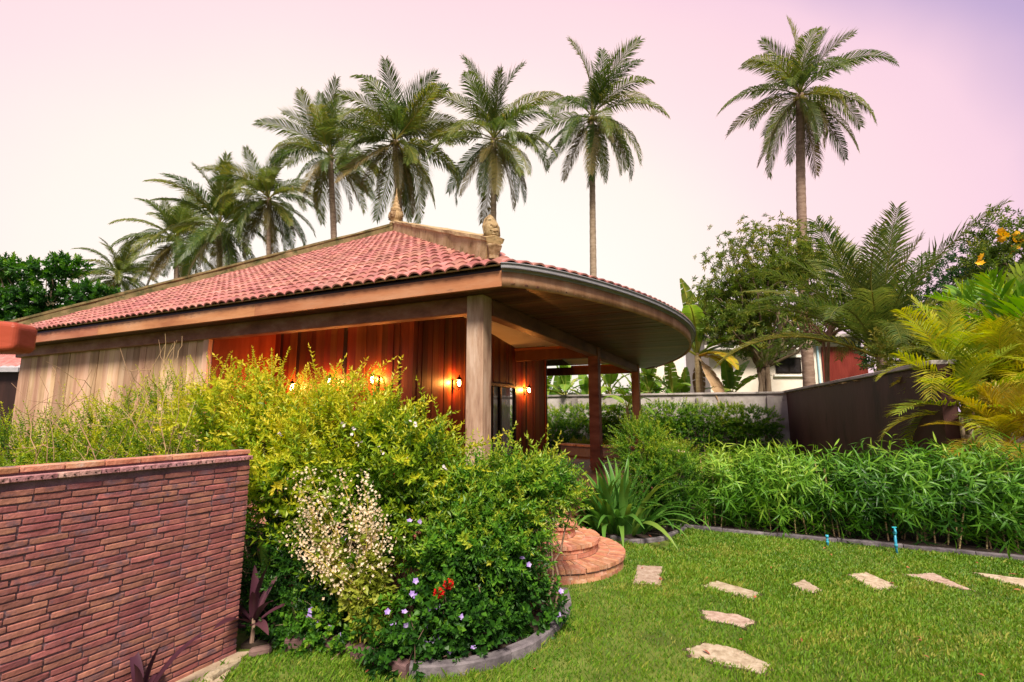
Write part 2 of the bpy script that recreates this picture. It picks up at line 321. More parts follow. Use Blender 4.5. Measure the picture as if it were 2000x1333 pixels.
def branch_path(p, q, seed, n=6, wig=.05):
    r = np.random.default_rng(seed); p, q = np.asarray(p, float), np.asarray(q, float); u = np.linspace(0, 1, n)[:,None]
    P = p + (q-p)*u; w = np.cumsum(r.normal(0, wig*np.linalg.norm(q-p)/n*2, (n,3)), 0); w -= w[0]; w -= u*w[-1]*.5
    return P + w
# ================================================================== THE SETTING
b = B(); b.grid(np.array([[[x, y, -.03] for x in (-600, -60, 0, 60, 600)] for y in (-300, -20, 20, 80, 900)]))
obj('ground', b, MT['turf'], kind='structure')
b = B(); gx = np.linspace(-3.2, 9.5, 60); gy = np.linspace(2.2, 10.2, 40)
b.grid(np.stack(np.meshgrid(gx, gy), -1).reshape(40, 60, 2)[..., [0, 1, 1]] * [1, 1, 0] + (.008*np.sin(gx*1.7)[None, :, None] * np.array([0, 0, 1])) - [0, 0, .006])
lawn = obj('lawn', b, MT['turf'], kind='structure')
# planting bed outline (ground points read off the photograph)
bed_front = [G(*p)[:2] for p in ((470,1268),(560,1266),(640,1266),(690,1274),(735,1300),(800,1316),(880,1314),(960,1300),(1035,1272),(1085,1232),(1108,1192),(1100,1162))]
bed_poly = [tuple(p) for p in bed_front] + [(.45, 5.9), (-.2, 7.0), (-1.2, 7.3), (-6, 9.2), (-9, 10.4), (-9.5, 7), (-4.5, 5.2), (-2.2, 4.55)]
b = B(); b.prism(bed_poly, -.02, .035); obj('planting_bed', b, MT['soil'], kind='structure')
def house_pt(u, v): return np.array([-.49 + .9063*u + .4226*v, 7.16 - .4226*u + .9063*v])
hv = [house_pt(u, v) for u, v in ((2.0,2.62),(9.5,2.62),(9.5,4.2),(2.0,4.6))]
b = B(); b.prism([tuple(p) for p in hv][::-1], -.02, .04); obj('hedge_bed', b, MT['soil'], kind='structure')
b = B(); b.prism([tuple(G(*p)[:2]) for p in ((300,1345),(400,1303),(462,1277),(490,1275),(455,1300),(430,1345))], -.02, .012)
obj('path', b, MT['path'], kind='structure')
b = B(); b.prism([tuple(G(*p)[:2]) for p in ((1195,1050),(1230,1060),(1290,1054),(1330,1038),(1345,1030))] + [tuple(house_pt(*p)) for p in ((2.3,4.4),(1.5,4.4),(1.42,3),(1.0,.6))], -.02, .03)
obj('lily_bed', b, MT['soil'], kind='structure')

# ================================================================== GARDEN BRICK WALL
we = np.array([-2.19, 4.18]); wdir = np.array([.4226, .9063])
bw = empty('garden_brick_wall', (we[0], we[1], 0), R(65), label='purple-red brick garden wall with moulded coping along the flower bed', category='wall')
# local x runs along the wall (0 = far end, negative towards the viewer), local -y is the visible face
WL, WT, WH, CH = 3.4, .16, 1.505, .0407
b = B(); b.box((-WL/2, .08, WH/2), (WL-.012, WT-.012, WH)); obj('mortar_core', b, MT['mortar'], bw)
def brickmesh(i, lx, ly, lz):
    r = np.random.default_rng(100+i); b = B(); nx = 5
    xs = np.linspace(-lx/2, lx/2, nx); e = .0035
    prof = [(-ly/2, -lz/2+e), (-ly/2, lz/2-e), (-ly/2+e*2, lz/2), (ly/2, lz/2), (ly/2, -lz/2), (-ly/2+e*2, -lz/2)]
    P = np.array([[[x, y, z] for y, z in prof] for x in xs]); P += r.normal(0, .0006, P.shape); P[0,:,1:] *= .93; P[-1,:,1:] *= .93
    n = len(prof); b.add(P, [[[i_*n+j, i_*n+(j+1) % n, (i_+1)*n+(j+1) % n, (i_+1)*n+j] for i_ in range(nx-1) for j in range(n)], [list(range(n)), [(nx-1)*n+j for j in range(n)][::-1]]])
    return b.mesh('brick')
def blend_add(b, me, loc, rz=0, t=.5):
    V = np.array([v.co for v in me.vertices]); c, s = math.cos(rz), math.sin(rz); V = V @ np.array([[c,s,0],[-s,c,0],[0,0,1]]) + loc
    for p in me.polygons: pass
    fs = {}
    for p in me.polygons: fs.setdefault(len(p.vertices), []).append(list(p.vertices))
    b.add(V, list(fs.values()), t)
bm = [brickmesh(i, l, .05, CH-.008) for i, l in enumerate((.178, .182, .170, .175, .14, .11))]
for m_ in bm: m_.materials.append(MT['brick'])
spots = []
for row in range(int(WH/CH)):
    x = -.004 - (row % 2)*.0
    first = [.19, .095, .14, .05][row % 4]
    while x > -WL:
        k = int(rng.integers(0, 4)); l = (.178, .182, .170, .175)[k]
        if first < .16: k = 5 if first > .1 else 5; l = .11
        elif rng.random() < .07: k = 4; l = .14
        first = 1
        spots.append((k, np.array([x-l/2, rng.normal(.022, .002), (row+.5)*CH + rng.normal(0, .0012)]), rng.normal(0, .006)))
        x -= l + rng.uniform(.006, .016)
def wpos(p): c = R(65); return np.array([we[0] + math.cos(c)*p[0] - math.sin(c)*p[1], we[1] + math.sin(c)*p[0] + math.cos(c)*p[1], p[2]])
def size_key(P):
    d = P - np.array([0, 0, EYE]); return np.linalg.norm(d)
def pix(P):
    d = P - np.array([0, 0, EYE]); dep = d[1]*math.cos(PITCH)+d[2]*math.sin(PITCH); up = -d[1]*math.sin(PITCH)+d[2]*math.cos(PITCH)
    if dep < .05: return (-9999, -9999)
    return 1000+F_PX*d[0]/dep, 666.5-F_PX*up/dep
vis = lambda P: -60 < pix(P)[0] < 2060 and -60 < pix(P)[1] < 1390
spots.sort(key=lambda s: (not vis(wpos(s[1])), size_key(wpos(s[1]))))
rest = B()
for i, (k, p, rz) in enumerate(spots):
    if i < 285:
        o = obj('brick', bm[k], None, bw, loc=p); o.rotation_euler = (rng.normal(0, .006), rng.normal(0, .004), rz*.5)
    else: blend_add(rest, bm[k], p, rz, float(rng.random()))
obj('brick_courses', rest, MT['brick'], bw, kind='stuff')
cop = brickmesh(20, .105, .09, .034); cop.materials.append(MT['brick'])
MT['brickp'] = mat('coping_brick', [(.30,.13,.12),(.42,.21,.20),(.50,.29,.27)], 8, rough=.85, bump=.9, bscale=50, var=.15)
cop2 = brickmesh(21, .105, .10, .034); cop2.materials.append(MT['brickp'])
top = brickmesh(22, .20, .10, .034); top.materials.append(MT['stepb'])
holes = B()
x = 0.0
b = B(); b.box((-WL/2, .085, WH+.04), (WL-.01, .11, .085)); obj('coping_bed', b, MT['mortar'], bw)
while x > -2.3:
    o = obj('coping_brick', cop2, None, bw, loc=(x-.0525, .022+rng.normal(0,.003), WH+.019)); o.rotation_euler = (0, 0, rng.normal(0,.03))
    for q in (-.025, .025): holes.lathe([(.0045, 0), (.0045, .004)], 8, (x-.0525+q, 0, 0))
    x -= .108
x = 0.0
while x > -2.3:
    o = obj('coping_brick', top, None, bw, loc=(x-.1, .06+rng.normal(0,.002), WH+.085-.017+rng.normal(0,.001))); o.rotation_euler = (0, 0, rng.normal(0,.01)); x -= .209
hV = np.concatenate(holes.V); hb = B(); hb.add(np.stack([hV[:,0], -hV[:,2]-.0262, hV[:,1]+WH+.019], -1), holes.F); obj('coping_hole', hb, MT['black'], bw)

# ================================================================== PAVILION
HP = (-.49, 7.16, 0); HR = R(-25)
hs = empty('pavilion', HP, HR, label='timber pavilion with red tiled hip roof, curved eave and open porch', category='building')
FLOOR, BB, SOF, EAV = .49, 3.36, 3.62, 3.90
UL, UR, VF, VB = -14.5, .62, -.5, 13.7
APX = np.array([-6.95, 6.55, 8.05])
# --- curved eave outline on the garden side
def arc_u(v):
    s = np.clip((np.asarray(v, float)-VF)/(VB-VF), 0, 1); return UR + (-.5*s) + 2.08*np.sin(np.pi*np.clip(s, 0, 1)**.92)**.78
arc_v = VF + (VB-VF)*(1-np.cos(np.linspace(0, np.pi, 61)))/2
arc = np.stack([arc_u(arc_v), arc_v], -1)
# --- platform and porch floor
b = B(); b.prism([(-2.3,0-.2),(.55,-.2),(.9,1.2),(1.35,4),(1.3,8),(.6,12.6),(-2.3,12.6)], -.02, FLOOR-.03); b.box((-4.35,.75,FLOOR/2-.02), (4.0,1.8,FLOOR-.03))
obj('plinth', b, MT['stepb'], hs)
b = B(); b.prism([(-2.3,-.25),(.6,-.25),(.95,1.2),(1.4,4),(1.35,8),(.65,12.7),(-2.3,12.7)], FLOOR-.028, FLOOR); obj('porch_floor', b, MT['beam'], hs)
# --- roof shell
rf = empty('roof', (0,0,0)); rf.parent = hs
pts = [(UL,VF),(UR,VF)] + [tuple(p) for p in arc[1:-1]] + [(arc[-1][0],VB),(UL,VB)]
b = B(); V = [[x, y, EAV] for x, y in pts] + [list(APX-np.array([0,0,.02]))]; n = len(pts)
b.add(V, [[[i, (i+1) % n, n] for i in range(n)]]); obj('roof_deck', b, MT['tileedge'], rf)
# --- front slope tiles
TW, TE = .215, .335
def tilemesh(i, w=TW, l=TE+.07):
    r = np.random.default_rng(300+i); b = B(); k = 9; xs = np.linspace(0, 1, k); hz = .058*np.abs(np.sin(np.pi*xs))**.75
    lo = np.stack([(xs-.5)*w*1.04, np.zeros(k)-.0, hz], -1); hi = np.stack([(xs-.5)*w*1.0, np.full(k, l), hz-.012], -1)
    P = np.stack([lo, lo*[1,1,1]+[0,l*.5,-.004], hi], 0) + r.normal(0, .0012, (3, k, 3)); b.grid(P)
    f = np.stack([lo-[0,0,.022], lo], 0); b.grid(f); return b.mesh('tile', True)
tms = [tilemesh(i) for i in range(3)]
for m_ in tms: m_.materials.append(MT['tile'])
nf = unit(np.array([0, -(APX[2]-EAV), APX[1]-VF])); sd = unit(np.array([0, APX[1]-VF, APX[2]-EAV])); SL = np.linalg.norm([APX[1]-VF, APX[2]-EAV])
tl = []
for row in range(int(SL/TE)):
    s0 = row*TE - .09; fr = max(s0, 0)/SL; ul = UL + (APX[0]-UL)*fr; ur = UR + (APX[0]-UR)*fr
    for c in range(74):
        u = UR - .10 - c*TW
        if u < ul + .02 or u > ur - .02: continue
        P = np.array([u, VF, EAV]) + sd*s0 + nf*.035; tl.append((P, 0.0))
slope_f = math.atan2(APX[2]-EAV, APX[1]-VF)
mstuff = B()
def to_world(P): q = house_pt(P[0], P[1]); return np.array([q[0], q[1], P[2]])
tl.sort(key=lambda t: size_key(to_world(t[0])))
def tile_add(P, Rm, i, single):
    k = i % 3
    if single:
        o = obj('tile', tms[k], None, rf); o.matrix_local = Matrix.Translation(Vector(P)) @ Rm; return
    V = np.array([v.co for v in tms[k].vertices]) @ np.array(Rm.to_3x3()).T + P
    mstuff.add(V, [[list(p.vertices) for p in tms[k].polygons]], float(rng.random()))
for i, (P, a) in enumerate(tl):
    Rm = Matrix.Rotation(slope_f - .045 + rng.normal(0, .006), 4, 'X') @ Matrix.Rotation(rng.normal(0, .008), 4, 'Y')
    tile_add(P + rng.normal(0, .003, 3), Rm, i, i < 225)
# --- tiles along the curved eave
dd = np.linalg.norm(np.diff(arc, axis=0), axis=1); cum = np.concatenate([[0], np.cumsum(dd)])
for row in range(4):
    for j in range(int(cum[-1]/TW)):
        s_ = (j+.5)*TW; v = np.interp(s_, cum, arc[:,1]); u = np.interp(s_, cum, arc[:,0])
        tx = (np.interp(s_+.1, cum, arc[:,0])-np.interp(s_-.1, cum, arc[:,0]), np.interp(s_+.1, cum, arc[:,1])-np.interp(s_-.1, cum, arc[:,1]))
        ang = math.atan2(tx[1], tx[0]); inw = unit(np.array([APX[0]-u, APX[1]-v])); dist = np.linalg.norm([APX[0]-u, APX[1]-v]); sl = math.atan2(APX[2]-EAV, dist)
        az = math.atan2(inw[1], inw[0]) - math.pi/2; q = row*TE - .08
        P = np.array([u+inw[0]*q*math.cos(sl), v+inw[1]*q*math.cos(sl), EAV + q*math.sin(sl) + .035])
        if (row and v < .35): continue
        tile_add(P, Matrix.Rotation(az, 4, 'Z') @ Matrix.Rotation(sl-.045+rng.normal(0,.01), 4, 'X'), j+row, row == 0)
obj('tile_field', mstuff, MT['tile'], rf, smooth=True, kind='stuff')
# --- hip caps
def hipcap(a, c, w, h, name, m, lip=.03):
    a, c = np.array(a), np.array(c); d = unit(c-a); s = unit(np.cross(d, [0,0,1])); up = np.cross(s, d); b = B(); n_ = 26
    prof = [(-w/2,-.25),(-w/2,h-.08),(-w/2-lip,h-.06),(-w/2-lip,h),(0,h+.03),(w/2+lip,h),(w/2+lip,h-.06),(w/2,h-.08),(w/2,-.25)]
    r = np.random.default_rng(int(w*1000)); P = np.array([[a+(c-a)*t + s*x + up*z for x, z in prof] for t in np.linspace(0,1,n_)]) + r.normal(0,.006,(n_,len(prof),3)); b.grid(P)
    b.add(P[-1], [[list(range(len(prof)))]]); b.add(P[0], [[list(range(len(prof)))[::-1]]]); return obj(name, b, m, rf)
cor = np.array([UR-.28, VF+.24, EAV+.14])
hipcap(APX, cor, .22, .35, 'hip_cap', MT['conc']); hipcap(APX, (UL, VF+.05, EAV+.02), .26, .26, 'hip_cap', MT['moss'])
hipcap(APX, (arc[-1][0], VB, EAV), .26, .3, 'hip_cap', MT['moss']); hipcap(APX, (UL, VB, EAV), .26, .3, 'hip_cap', MT['moss'])
# --- carved corner ornament (hooded serpent head on drum and flared block)
na = empty('corner_ornament', (cor[0]+.02, cor[1]-.02, cor[2]+.02), R(-45)); na.parent = rf; na.scale = (.56,.56,.56); na['label'] = 'carved hooded serpent ornament on the roof corner'
b = B(); b.add([[x*.15*k, y*.13*k, z] for k, z in ((1,.0),(1.0,.10),(1.5,.34),(1.38,.37)) for x, y in ((-1,-1),(1,-1),(1.25,0),(1,1),(-1,1))],
      [[[i*5+j, i*5+(j+1) % 5, (i+1)*5+(j+1) % 5, (i+1)*5+j] for i in range(3) for j in range(5)], [[15,16,17,18,19]]]); obj('block', b, MT['stat'], na, bevel=.012)
b = B(); b.lathe([(.02,0),(.12,0),(.15,.05),(.15,.15),(.12,.20),(.02,.20)], 14, (-.06,0,.36)); obj('drum', b, MT['stat'], na, True)
b = B(); hh = np.linspace(0, 1, 15)
prof = np.interp(hh, [0,.08,.22,.45,.65,.82,.94,1], [.05,.13,.19,.21,.165,.10,.065,.012])
for i in range(14): pass
a_ = np.linspace(0, 2*math.pi, 18, endpoint=False)
P = np.array([[[prof[i]*(1+.09*math.sin(5*a+9*h)*(.3 < h)+.07*(i % 2))*math.cos(a)*(1.1 if math.cos(a) > 0 else .85) -.14*h**1.6+ .02, prof[i]*math.sin(a)*1.05*(1+.05*(i % 2)), h*.78] for a in a_] for i, h in enumerate(hh)])
n = 18; b.add(P, [[[i*n+j, i*n+(j+1) % n, (i+1)*n+(j+1) % n, (i+1)*n+j] for i in range(14) for j in range(n)]])
o = obj('hood', b, MT['stat'], na, True, loc=(-.08,0,.52))
b = B()
for z, x, r_, k in ((.20,.16,.10,1.0),(.33,.17,.085,.8),(.12,.20,.06,.6)):
    b.lathe([(.005,-r_*k),(r_*.7,-r_*k*.7),(r_,0),(r_*.7,r_*k*.7),(.005,r_*k)], 12, (x,0,z))
b.tube([[.10,-.17,.30],[.21,-.07,.22],[.24,0,.19],[.21,.07,.22],[.10,.17,.30]], [.025,.03,.035,.03,.025], 6)
for s_ in (-1, 1): b.lathe([(.005,-.03),(.03,0),(.005,.03)], 8, (.21, s_*.075, .36)); b.tube([[.05,s_*.2,.15],[-.05,s_*.21,.4],[-.12,s_*.14,.62],[-.17,0,.80]], [.03,.035,.03,.01], 6)
obj('head', b, MT['stat'], na, True, loc=(-.09,0,.54))
# --- apex finial: four faced head with tiered spire
fn = empty('apex_finial', (APX[0], APX[1], APX[2]+.22), R(10)); fn.parent = rf; fn.scale = (.8,.8,.9); fn['label'] = 'carved four-faced finial with tiered spire'
pr = [(.22,0),(.26,.05),(.26,.10),(.17,.14),(.25,.20),(.29,.34),(.28,.48),(.20,.58),(.24,.62),(.22,.68),(.13,.72),(.17,.78),(.15,.84),(.09,.88),(.12,.94),(.10,1.0),(.06,1.04),(.08,1.10),(.06,1.16),(.035,1.20),(.045,1.25),(.02,1.35),(.004,1.52)]
b = B(); b.lathe(pr, 16); obj('spire', b, MT['stat'], fn, True)
for k in range(4):
    b = B(); b.lathe([(.005,-.16),(.09,-.13),(.145,-.02),(.15,.08),(.10,.16),(.005,.19)], 12, (.20,0,.36), sq=1.0)
    b.lathe([(.004,-.05),(.03,-.03),(.012,.07)], 6, (.345,0,.37))
    for s_ in (-1, 1): b.lathe([(.004,-.015),(.028,0),(.004,.015)], 8, (.315,s_*.055,.42)); b.lathe([(.01,-.09),(.035,-.05),(.03,.06),(.01,.09)], 6, (.17,s_*.15,.34))
    b.tube([[.31,-.05,.275],[.335,0,.27],[.31,.05,.275]], [.012,.018,.012], 5); b.tube([[.24,-.13,.50],[.31,0,.52],[.24,.13,.50]], [.025,.03,.025], 6)
    obj('face', b, MT['stat'], fn, True, rz=k*math.pi/2)
# --- fascia, gutter, soffit
b = B(); Z0, Z1 = SOF-.02, SOF+.20
for i, (x0, x1) in enumerate(((UL,-9.4),(-9.4,-4.3),(-4.3,UR-.0))):
    b = B(); b.box(((x0+x1)/2, VF+.025, (Z0+Z1)/2), (x1-x0-.006, .05, Z1-Z0)); obj('fascia_board', b, MT['woodx'], hs)
b = B(); b.box(((UL+UR)/2, VF-.005+.05, EAV-.055), (UR-UL, .05, .05)); obj('eave_shadow_strip', b, MT['black'], hs)  # black strip stands in for the shadow in the gap below the tiles
b = B(); b.box(((UL+UR)/2, VF-.05, EAV-.012), (UR-UL, .02, .018)); obj('tile_batten', b, MT['conc'], hs)
def band(path, off0, off1, z0, z1):
    T = unit(np.gradient(path, axis=0)); Nn = np.stack([T[:,1], -T[:,0]], -1); a = path+Nn*off0; c = path+Nn*off1; b = B()
    P = np.array([[[*a[i], z0],[*c[i], z0],[*c[i], z1],[*a[i], z1],[*a[i], z0]] for i in range(len(path))]); b.grid(P); return b
obj('curved_fascia', band(arc, -.05, 0, Z0, Z1), MT['wood'], hs, True)
for m_ in range(1):
    g = B()
    for o0, o1, z0, z1 in ((.0,.015,EAV-.10,EAV-.06),(.0,.10,EAV-.075,EAV-.062),(.085,.10,EAV-.075,EAV-.005),(.07,.12,EAV-.012,EAV)):
        g2 = band(arc, o0, o1, z0, z1); g.add(np.concatenate(g2.V), g2.F)
    obj('gutter', g, MT['metal'], hs)
so = empty('soffit', (0,0,0)); so.parent = hs
bw_ = .155; v = VF+.06
while v < 12.6:
    ua = float(arc_u(v+.07)) - .02; b = B(); x0 = -.2 if v > -.05 else UL+.05
    b.box(((x0+ua)/2, v+bw_/2, SOF+.012+rng.normal(0,.0015)), (ua-x0, bw_-.006, .022), t=.0); obj('soffit_board', b, MT['soffit'], so); v += bw_
b = B(); b.prism([(UL+.05,VF+.06),(UR-.05,VF+.06)]+[tuple(p-[.05,0]) for p in arc[1:-1]]+[(-.3,13.5),(-.3,.2),(UL+.05,.2)], SOF+.026, SOF+.034); obj('soffit_backing', b, MT['black'], so)
# --- posts and beams
PW = .28
for v, m_, w in ((0.0,'grey',PW),(6.35,'beam',.27),(12.0,'wood',.27)):
    b = B(); b.box((0, v, (FLOOR-.02+SOF)/2), (w, w, SOF-FLOOR+.02)); obj('post', b, MT[m_], hs, bevel=.012)
b = B(); b.box((-7.2, 0, (BB+SOF)/2), (14.12, .20, SOF-BB-.003)); obj('front_beam', b, mat('reddish_beam_timber', [(.15,.055,.028),(.27,.115,.06),(.38,.20,.13)], 4, (.5,1,1), .55, .3, 30, .1, .01), hs, bevel=.01)
b = B(); b.box((0, 6.2, (BB+SOF)/2), (.22, 12.6-.66, SOF-BB-.004)); obj('side_beam', b, MT['beam'], hs, bevel=.01)
for v in (6.35, 12.0):
    b = B(); b.box((-1.25-.05, v, BB+.13), (2.3, .2, .30)); obj('cross_beam', b, MT['teak'], hs, bevel=.01)
    b = B(); b.box((-1.25-.05, v-.12, BB+.30), (2.3, .04, .07)); obj('cornice', b, MT['redwood'], hs)
b = B(); b.box((-4.4, 12.0, BB+.13), (4.0, .2, .3)); obj('cross_beam', b, MT['teak'], hs)
# --- outer cladding, inner walls
ow = empty('outer_wall', (0,0,0)); ow.parent = hs; x = -14.25
while x < -6.45:
    w = float(rng.choice([.24,.30,.36,.22,.28])); w = min(w, -6.38-x); b = B(); b.box((x+w/2, .03+rng.normal(0,.004), (3.60)/2+.1), (w-.01, .05, 3.60-.25)); obj('plank', b, MT['wall'], ow); x += w
b = B(); b.box((-10.3, .09, 1.9), (7.85, .06, 3.4)); obj('wall_core', b, MT['ebony'], ow)
b = B(); b.box((-6.27, .02, 1.9), (.16, .16, 3.0)); obj('corner_board', b, MT['wall'], ow)
iw = empty('inner_wall', (0,0,0)); iw.parent = hs
def ceil_z(v): return np.interp(v, [0,1.5,6.3,6.301,12], [4.35,4.35,3.72,4.5,3.72])
x = -6.2
while x < -2.3:
    w = float(rng.choice([.15,.18,.22,.26])); dk = rng.random() < .16 and x < -2.6; w = .10 if dk else w; w = min(w, -2.29-x)
    b = B(); z1 = 4.6; b.box((x+w/2, 1.5+rng.normal(0,.005)+(.012 if dk else 0), (FLOOR+z1)/2), (w-.006, .04, z1-FLOOR)); obj('plank', b, MT['ebony' if dk else 'teak'], iw); x += w
v = 1.48
while v < 8.6:
    w = float(rng.choice([.15,.18,.22])); dk = rng.random() < .10; w = .10 if dk else w; w = min(w, 8.62-v); z1 = float(ceil_z(v+w/2))+.03; z0 = FLOOR
    if 4.35 < v+w/2 < 6.25: z0 = 2.66
    b = B(); b.box((-2.3+rng.normal(0,.004), v+w/2, (z0+z1)/2), (.04, w-.006, z1-z0)); obj('plank', b, MT['ebony' if dk else 'teak'], iw); v += w
b = B(); b.box((-4.3, 1.56, 2.4), (3.9, .05, 4.2)); b.box((-2.37, 2.9, 2.4), (.05, 2.75, 4.2)); b.box((-2.37, 7.45, 2.1), (.05, 2.3, 3.2)); b.box((-2.42, 5.3, 3.25), (.05, 1.9, 1.1)); b.box((-6.2, .78, 2.1), (.05, 1.5, 3.6)); obj('wall_core', b, MT['teak'], iw)
b = B(); b.box((-2.3-.02, 8.66, 2.1), (.14, .12, 3.25)); obj('corner_board', b, MT['teak'], iw)
# --- ceiling
b = B(); b.grid(np.array([[[u, v, float(ceil_z(v))] for u in (-2.5, .1)] for v in (1.5, 6.29)])); b.grid(np.array([[[u, v, float(ceil_z(v))] for u in (-2.5, .1)] for v in (6.31, 12)]))
b.grid(np.array([[[u, v, 3.70] for u in (-6.3, .1)] for v in (.12, 1.48)])); obj('ceiling', b, MT['white'], hs)
# --- sliding door with curtain
dr = empty('sliding_door', (-2.3, 5.3, FLOOR)); dr.parent = hs; H = 2.12
b = B()
for y, w in ((-.93,.07),(.93,.07),(0,.08),(-.45,.04)): b.box((.01, y, H/2), (.09, w, H))
b.box((.01, 0, H), (.10, 1.93, .09)); b.box((.01, 0, .03), (.09, 1.9, .06)); obj('door_frame', b, MT['black'], dr, bevel=.006)
m, t_, n_ = nodes('clear_pane'); g_ = n_('ShaderNodeBsdfGlossy', {'Roughness': .02}); tr = n_('ShaderNodeBsdfTransparent'); mx = n_('ShaderNodeMixShader', {0: .12, 1: tr.outputs[0], 2: g_.outputs[0]}); n_('ShaderNodeOutputMaterial', {0: mx.outputs[0]}); MT['pane'] = m
for y in (-.45, .45): b = B(); b.box((0, y, H/2), (.01, .86, H-.1)); obj('pane', b, MT['pane'], dr)
b = B(); ys = np.linspace(-.9, .9, 90); b.grid(np.array([[[-.12+.03*math.sin(y*38+.6*math.sin(y*9)), y, z] for y in ys] for z in (.05, H)])); obj('curtain', b, MT['curtain'], dr, True)
# --- curved ledge wall round the back of the porch
lg = np.array([(-2.1,9.8),(-1.2,9.3),(-.2,9.25),(.8,9.0),(1.6,8.4),(2.0,7.4)]); us = np.linspace(0,1,24); lgp = np.stack([np.interp(us, np.linspace(0,1,6), lg[:,0]), np.interp(us, np.linspace(0,1,6), lg[:,1])], -1)
obj('ledge_wall', band(lgp, -.12, .12, -.02, .80), MT['cement'], hs); obj('ledge_cap', band(lgp, -.2, .2, .80, .86), MT['grey'], hs)
# ================================================================== LANTERNS
lp = empty('tmp', (0,0,0)); bpy.data.objects.remove(lp)
def lantern(u, v, z, rz, label):
    q = house_pt(u, v); e = empty('wall_lantern', (q[0], q[1], z), HR + rz, label=label, category='lantern', group='lit wall lanterns on the porch')
    b = B(); b.box((0, -.02, -.02), (.07, .02, .22)); obj('back_plate', b, MT['black'], e, bevel=.006)
    b = B(); b.tube([[0,-.03,-.08],[0,-.08,-.14],[0,-.15,-.13],[0,-.16,-.09]], .009, 6); obj('bracket', b, MT['black'], e)
    b = B(); b.lathe([(.03,-.085),(.052,-.07),(.052,-.06)], 8, (0,-.16,0))
    for k in range(6): a = k*math.pi/3; b.tube([[.05*math.cos(a), -.16+.05*math.sin(a), -.065],[.062*math.cos(a), -.16+.062*math.sin(a), .085]], .004, 4)
    obj('cage', b, MT['black'], e)
    b = B(); b.lathe([(.082,.085),(.07,.10),(.035,.14),(.012,.16),(.016,.175),(.004,.20)], 8, (0,-.16,0)); obj('cap', b, MT['black'], e)
    b = B(); b.lathe([(.020,-.05),(.034,-.02),(.036,.05),(.02,.075)], 10, (0,-.16,0)); obj('glowing_glass', b, MT['lampglass'], e, True)
    d = bpy.data.lights.new('lantern_light', 'POINT'); d.energy = 20; d.color = (1.0,.32,.055); d.shadow_soft_size = .03
    l = bpy.data.objects.new('lantern_light', d); COL.objects.link(l); l.parent = e; l.location = (0,-.095,.03)
LZ = 2.52
lantern(-3.13, 1.47, LZ, 0, 'black wall lantern lit orange above the tallest shrub shoots on the front porch wall')
lantern(-4.27, 1.47, LZ, 0, 'lit lantern half buried in leaves on the red-glowing porch wall')
lantern(-5.35, 1.47, LZ-.1, 0, 'hidden lantern behind the shrub that lights the reddest porch planks')
lantern(-2.27, 2.94, LZ, R(90), 'lit wall lantern just beside the pale corner post')
lantern(-2.27, 6.87, LZ, R(90), 'lit wall lantern by the sliding door at the porch corner')
# ================================================================== ROUND BRICK STEPS
st = empty('garden_steps', (.50, 6.66, 0), label='half-round red brick steps with three tiers beside the lawn', category='steps')
sm = []
for k, (r0, z0, z1) in enumerate(((.95,-.02,.16),(.64,.16,.32),(.35,.32,.48))):
    tr = empty('tread', (0,0,0)); tr.parent = st
    b = B(); n = 72; a = np.linspace(0, 2*math.pi, n, endpoint=False); b.prism([(math.cos(x)*(r0-.035), math.sin(x)*(r0-.035)) for x in a], z0, z1-.006); obj('mortar_core', b, MT['mortar2'], tr)
    for ring, (ra, rb) in enumerate(((r0, r0-.19),(r0-.198, r0-.37))):
        if rb < .02: continue
        cnt = int(2*math.pi*ra/.062); bm_ = B(); h = math.pi/cnt*.93; rr = np.array([rb, (ra+rb)/2, ra])
        V = [[r_*math.cos(s_*h*1), r_*math.sin(s_*h), z] for z in (z1-.042, z1+.002) for r_ in (rb, ra) for s_ in (-1, 1)]
        bm_.add(V, [[[0,2,3,1],[4,5,7,6],[2,6,7,3],[0,1,5,4],[0,4,6,2],[1,3,7,5]]]); me = bm_.mesh('brick'); me.materials.append(MT['stepb'])
        for j in range(cnt):
            ang = j*2*math.pi/cnt; wx, wy = math.cos(ang), math.sin(ang)
            if ring and wy > .4: continue
            if -2.4 < ang-2*math.pi*(ang > math.pi) < 1.4:
                o = obj('brick', me, None, tr, rz=ang + rng.normal(0,.004)); o.location = (wx*rng.normal(0,.003), wy*rng.normal(0,.003), rng.normal(0,.0015))
    cnt = int(2*math.pi*r0/.2); h = math.pi/cnt*.95
    for rw, zz in ((0, z0+.01 if k else .0), (1, z0+.065)):
        bm_ = B(); V = [[r_*math.cos(s_*h), r_*math.sin(s_*h), z] for z in (zz, zz+.05) for r_ in (r0-.08, r0-.026) for s_ in (-1, -.33, .33, 1)]
        bm_.add(V, [[[4,5,13,12],[5,6,14,13],[6,7,15,14],[8,12,13,9],[9,13,14,10],[10,14,15,11],[0,4,12,8],[3,11,15,7]]]); me = bm_.mesh('brick'); me.materials.append(MT['stepb'])
        for j in range(cnt):
            ang = (j+.5*rw)*2*math.pi/cnt
            if -2.2 < ang-2*math.pi*(ang > math.pi) < 1.2: obj('brick', me, None, tr, rz=ang)
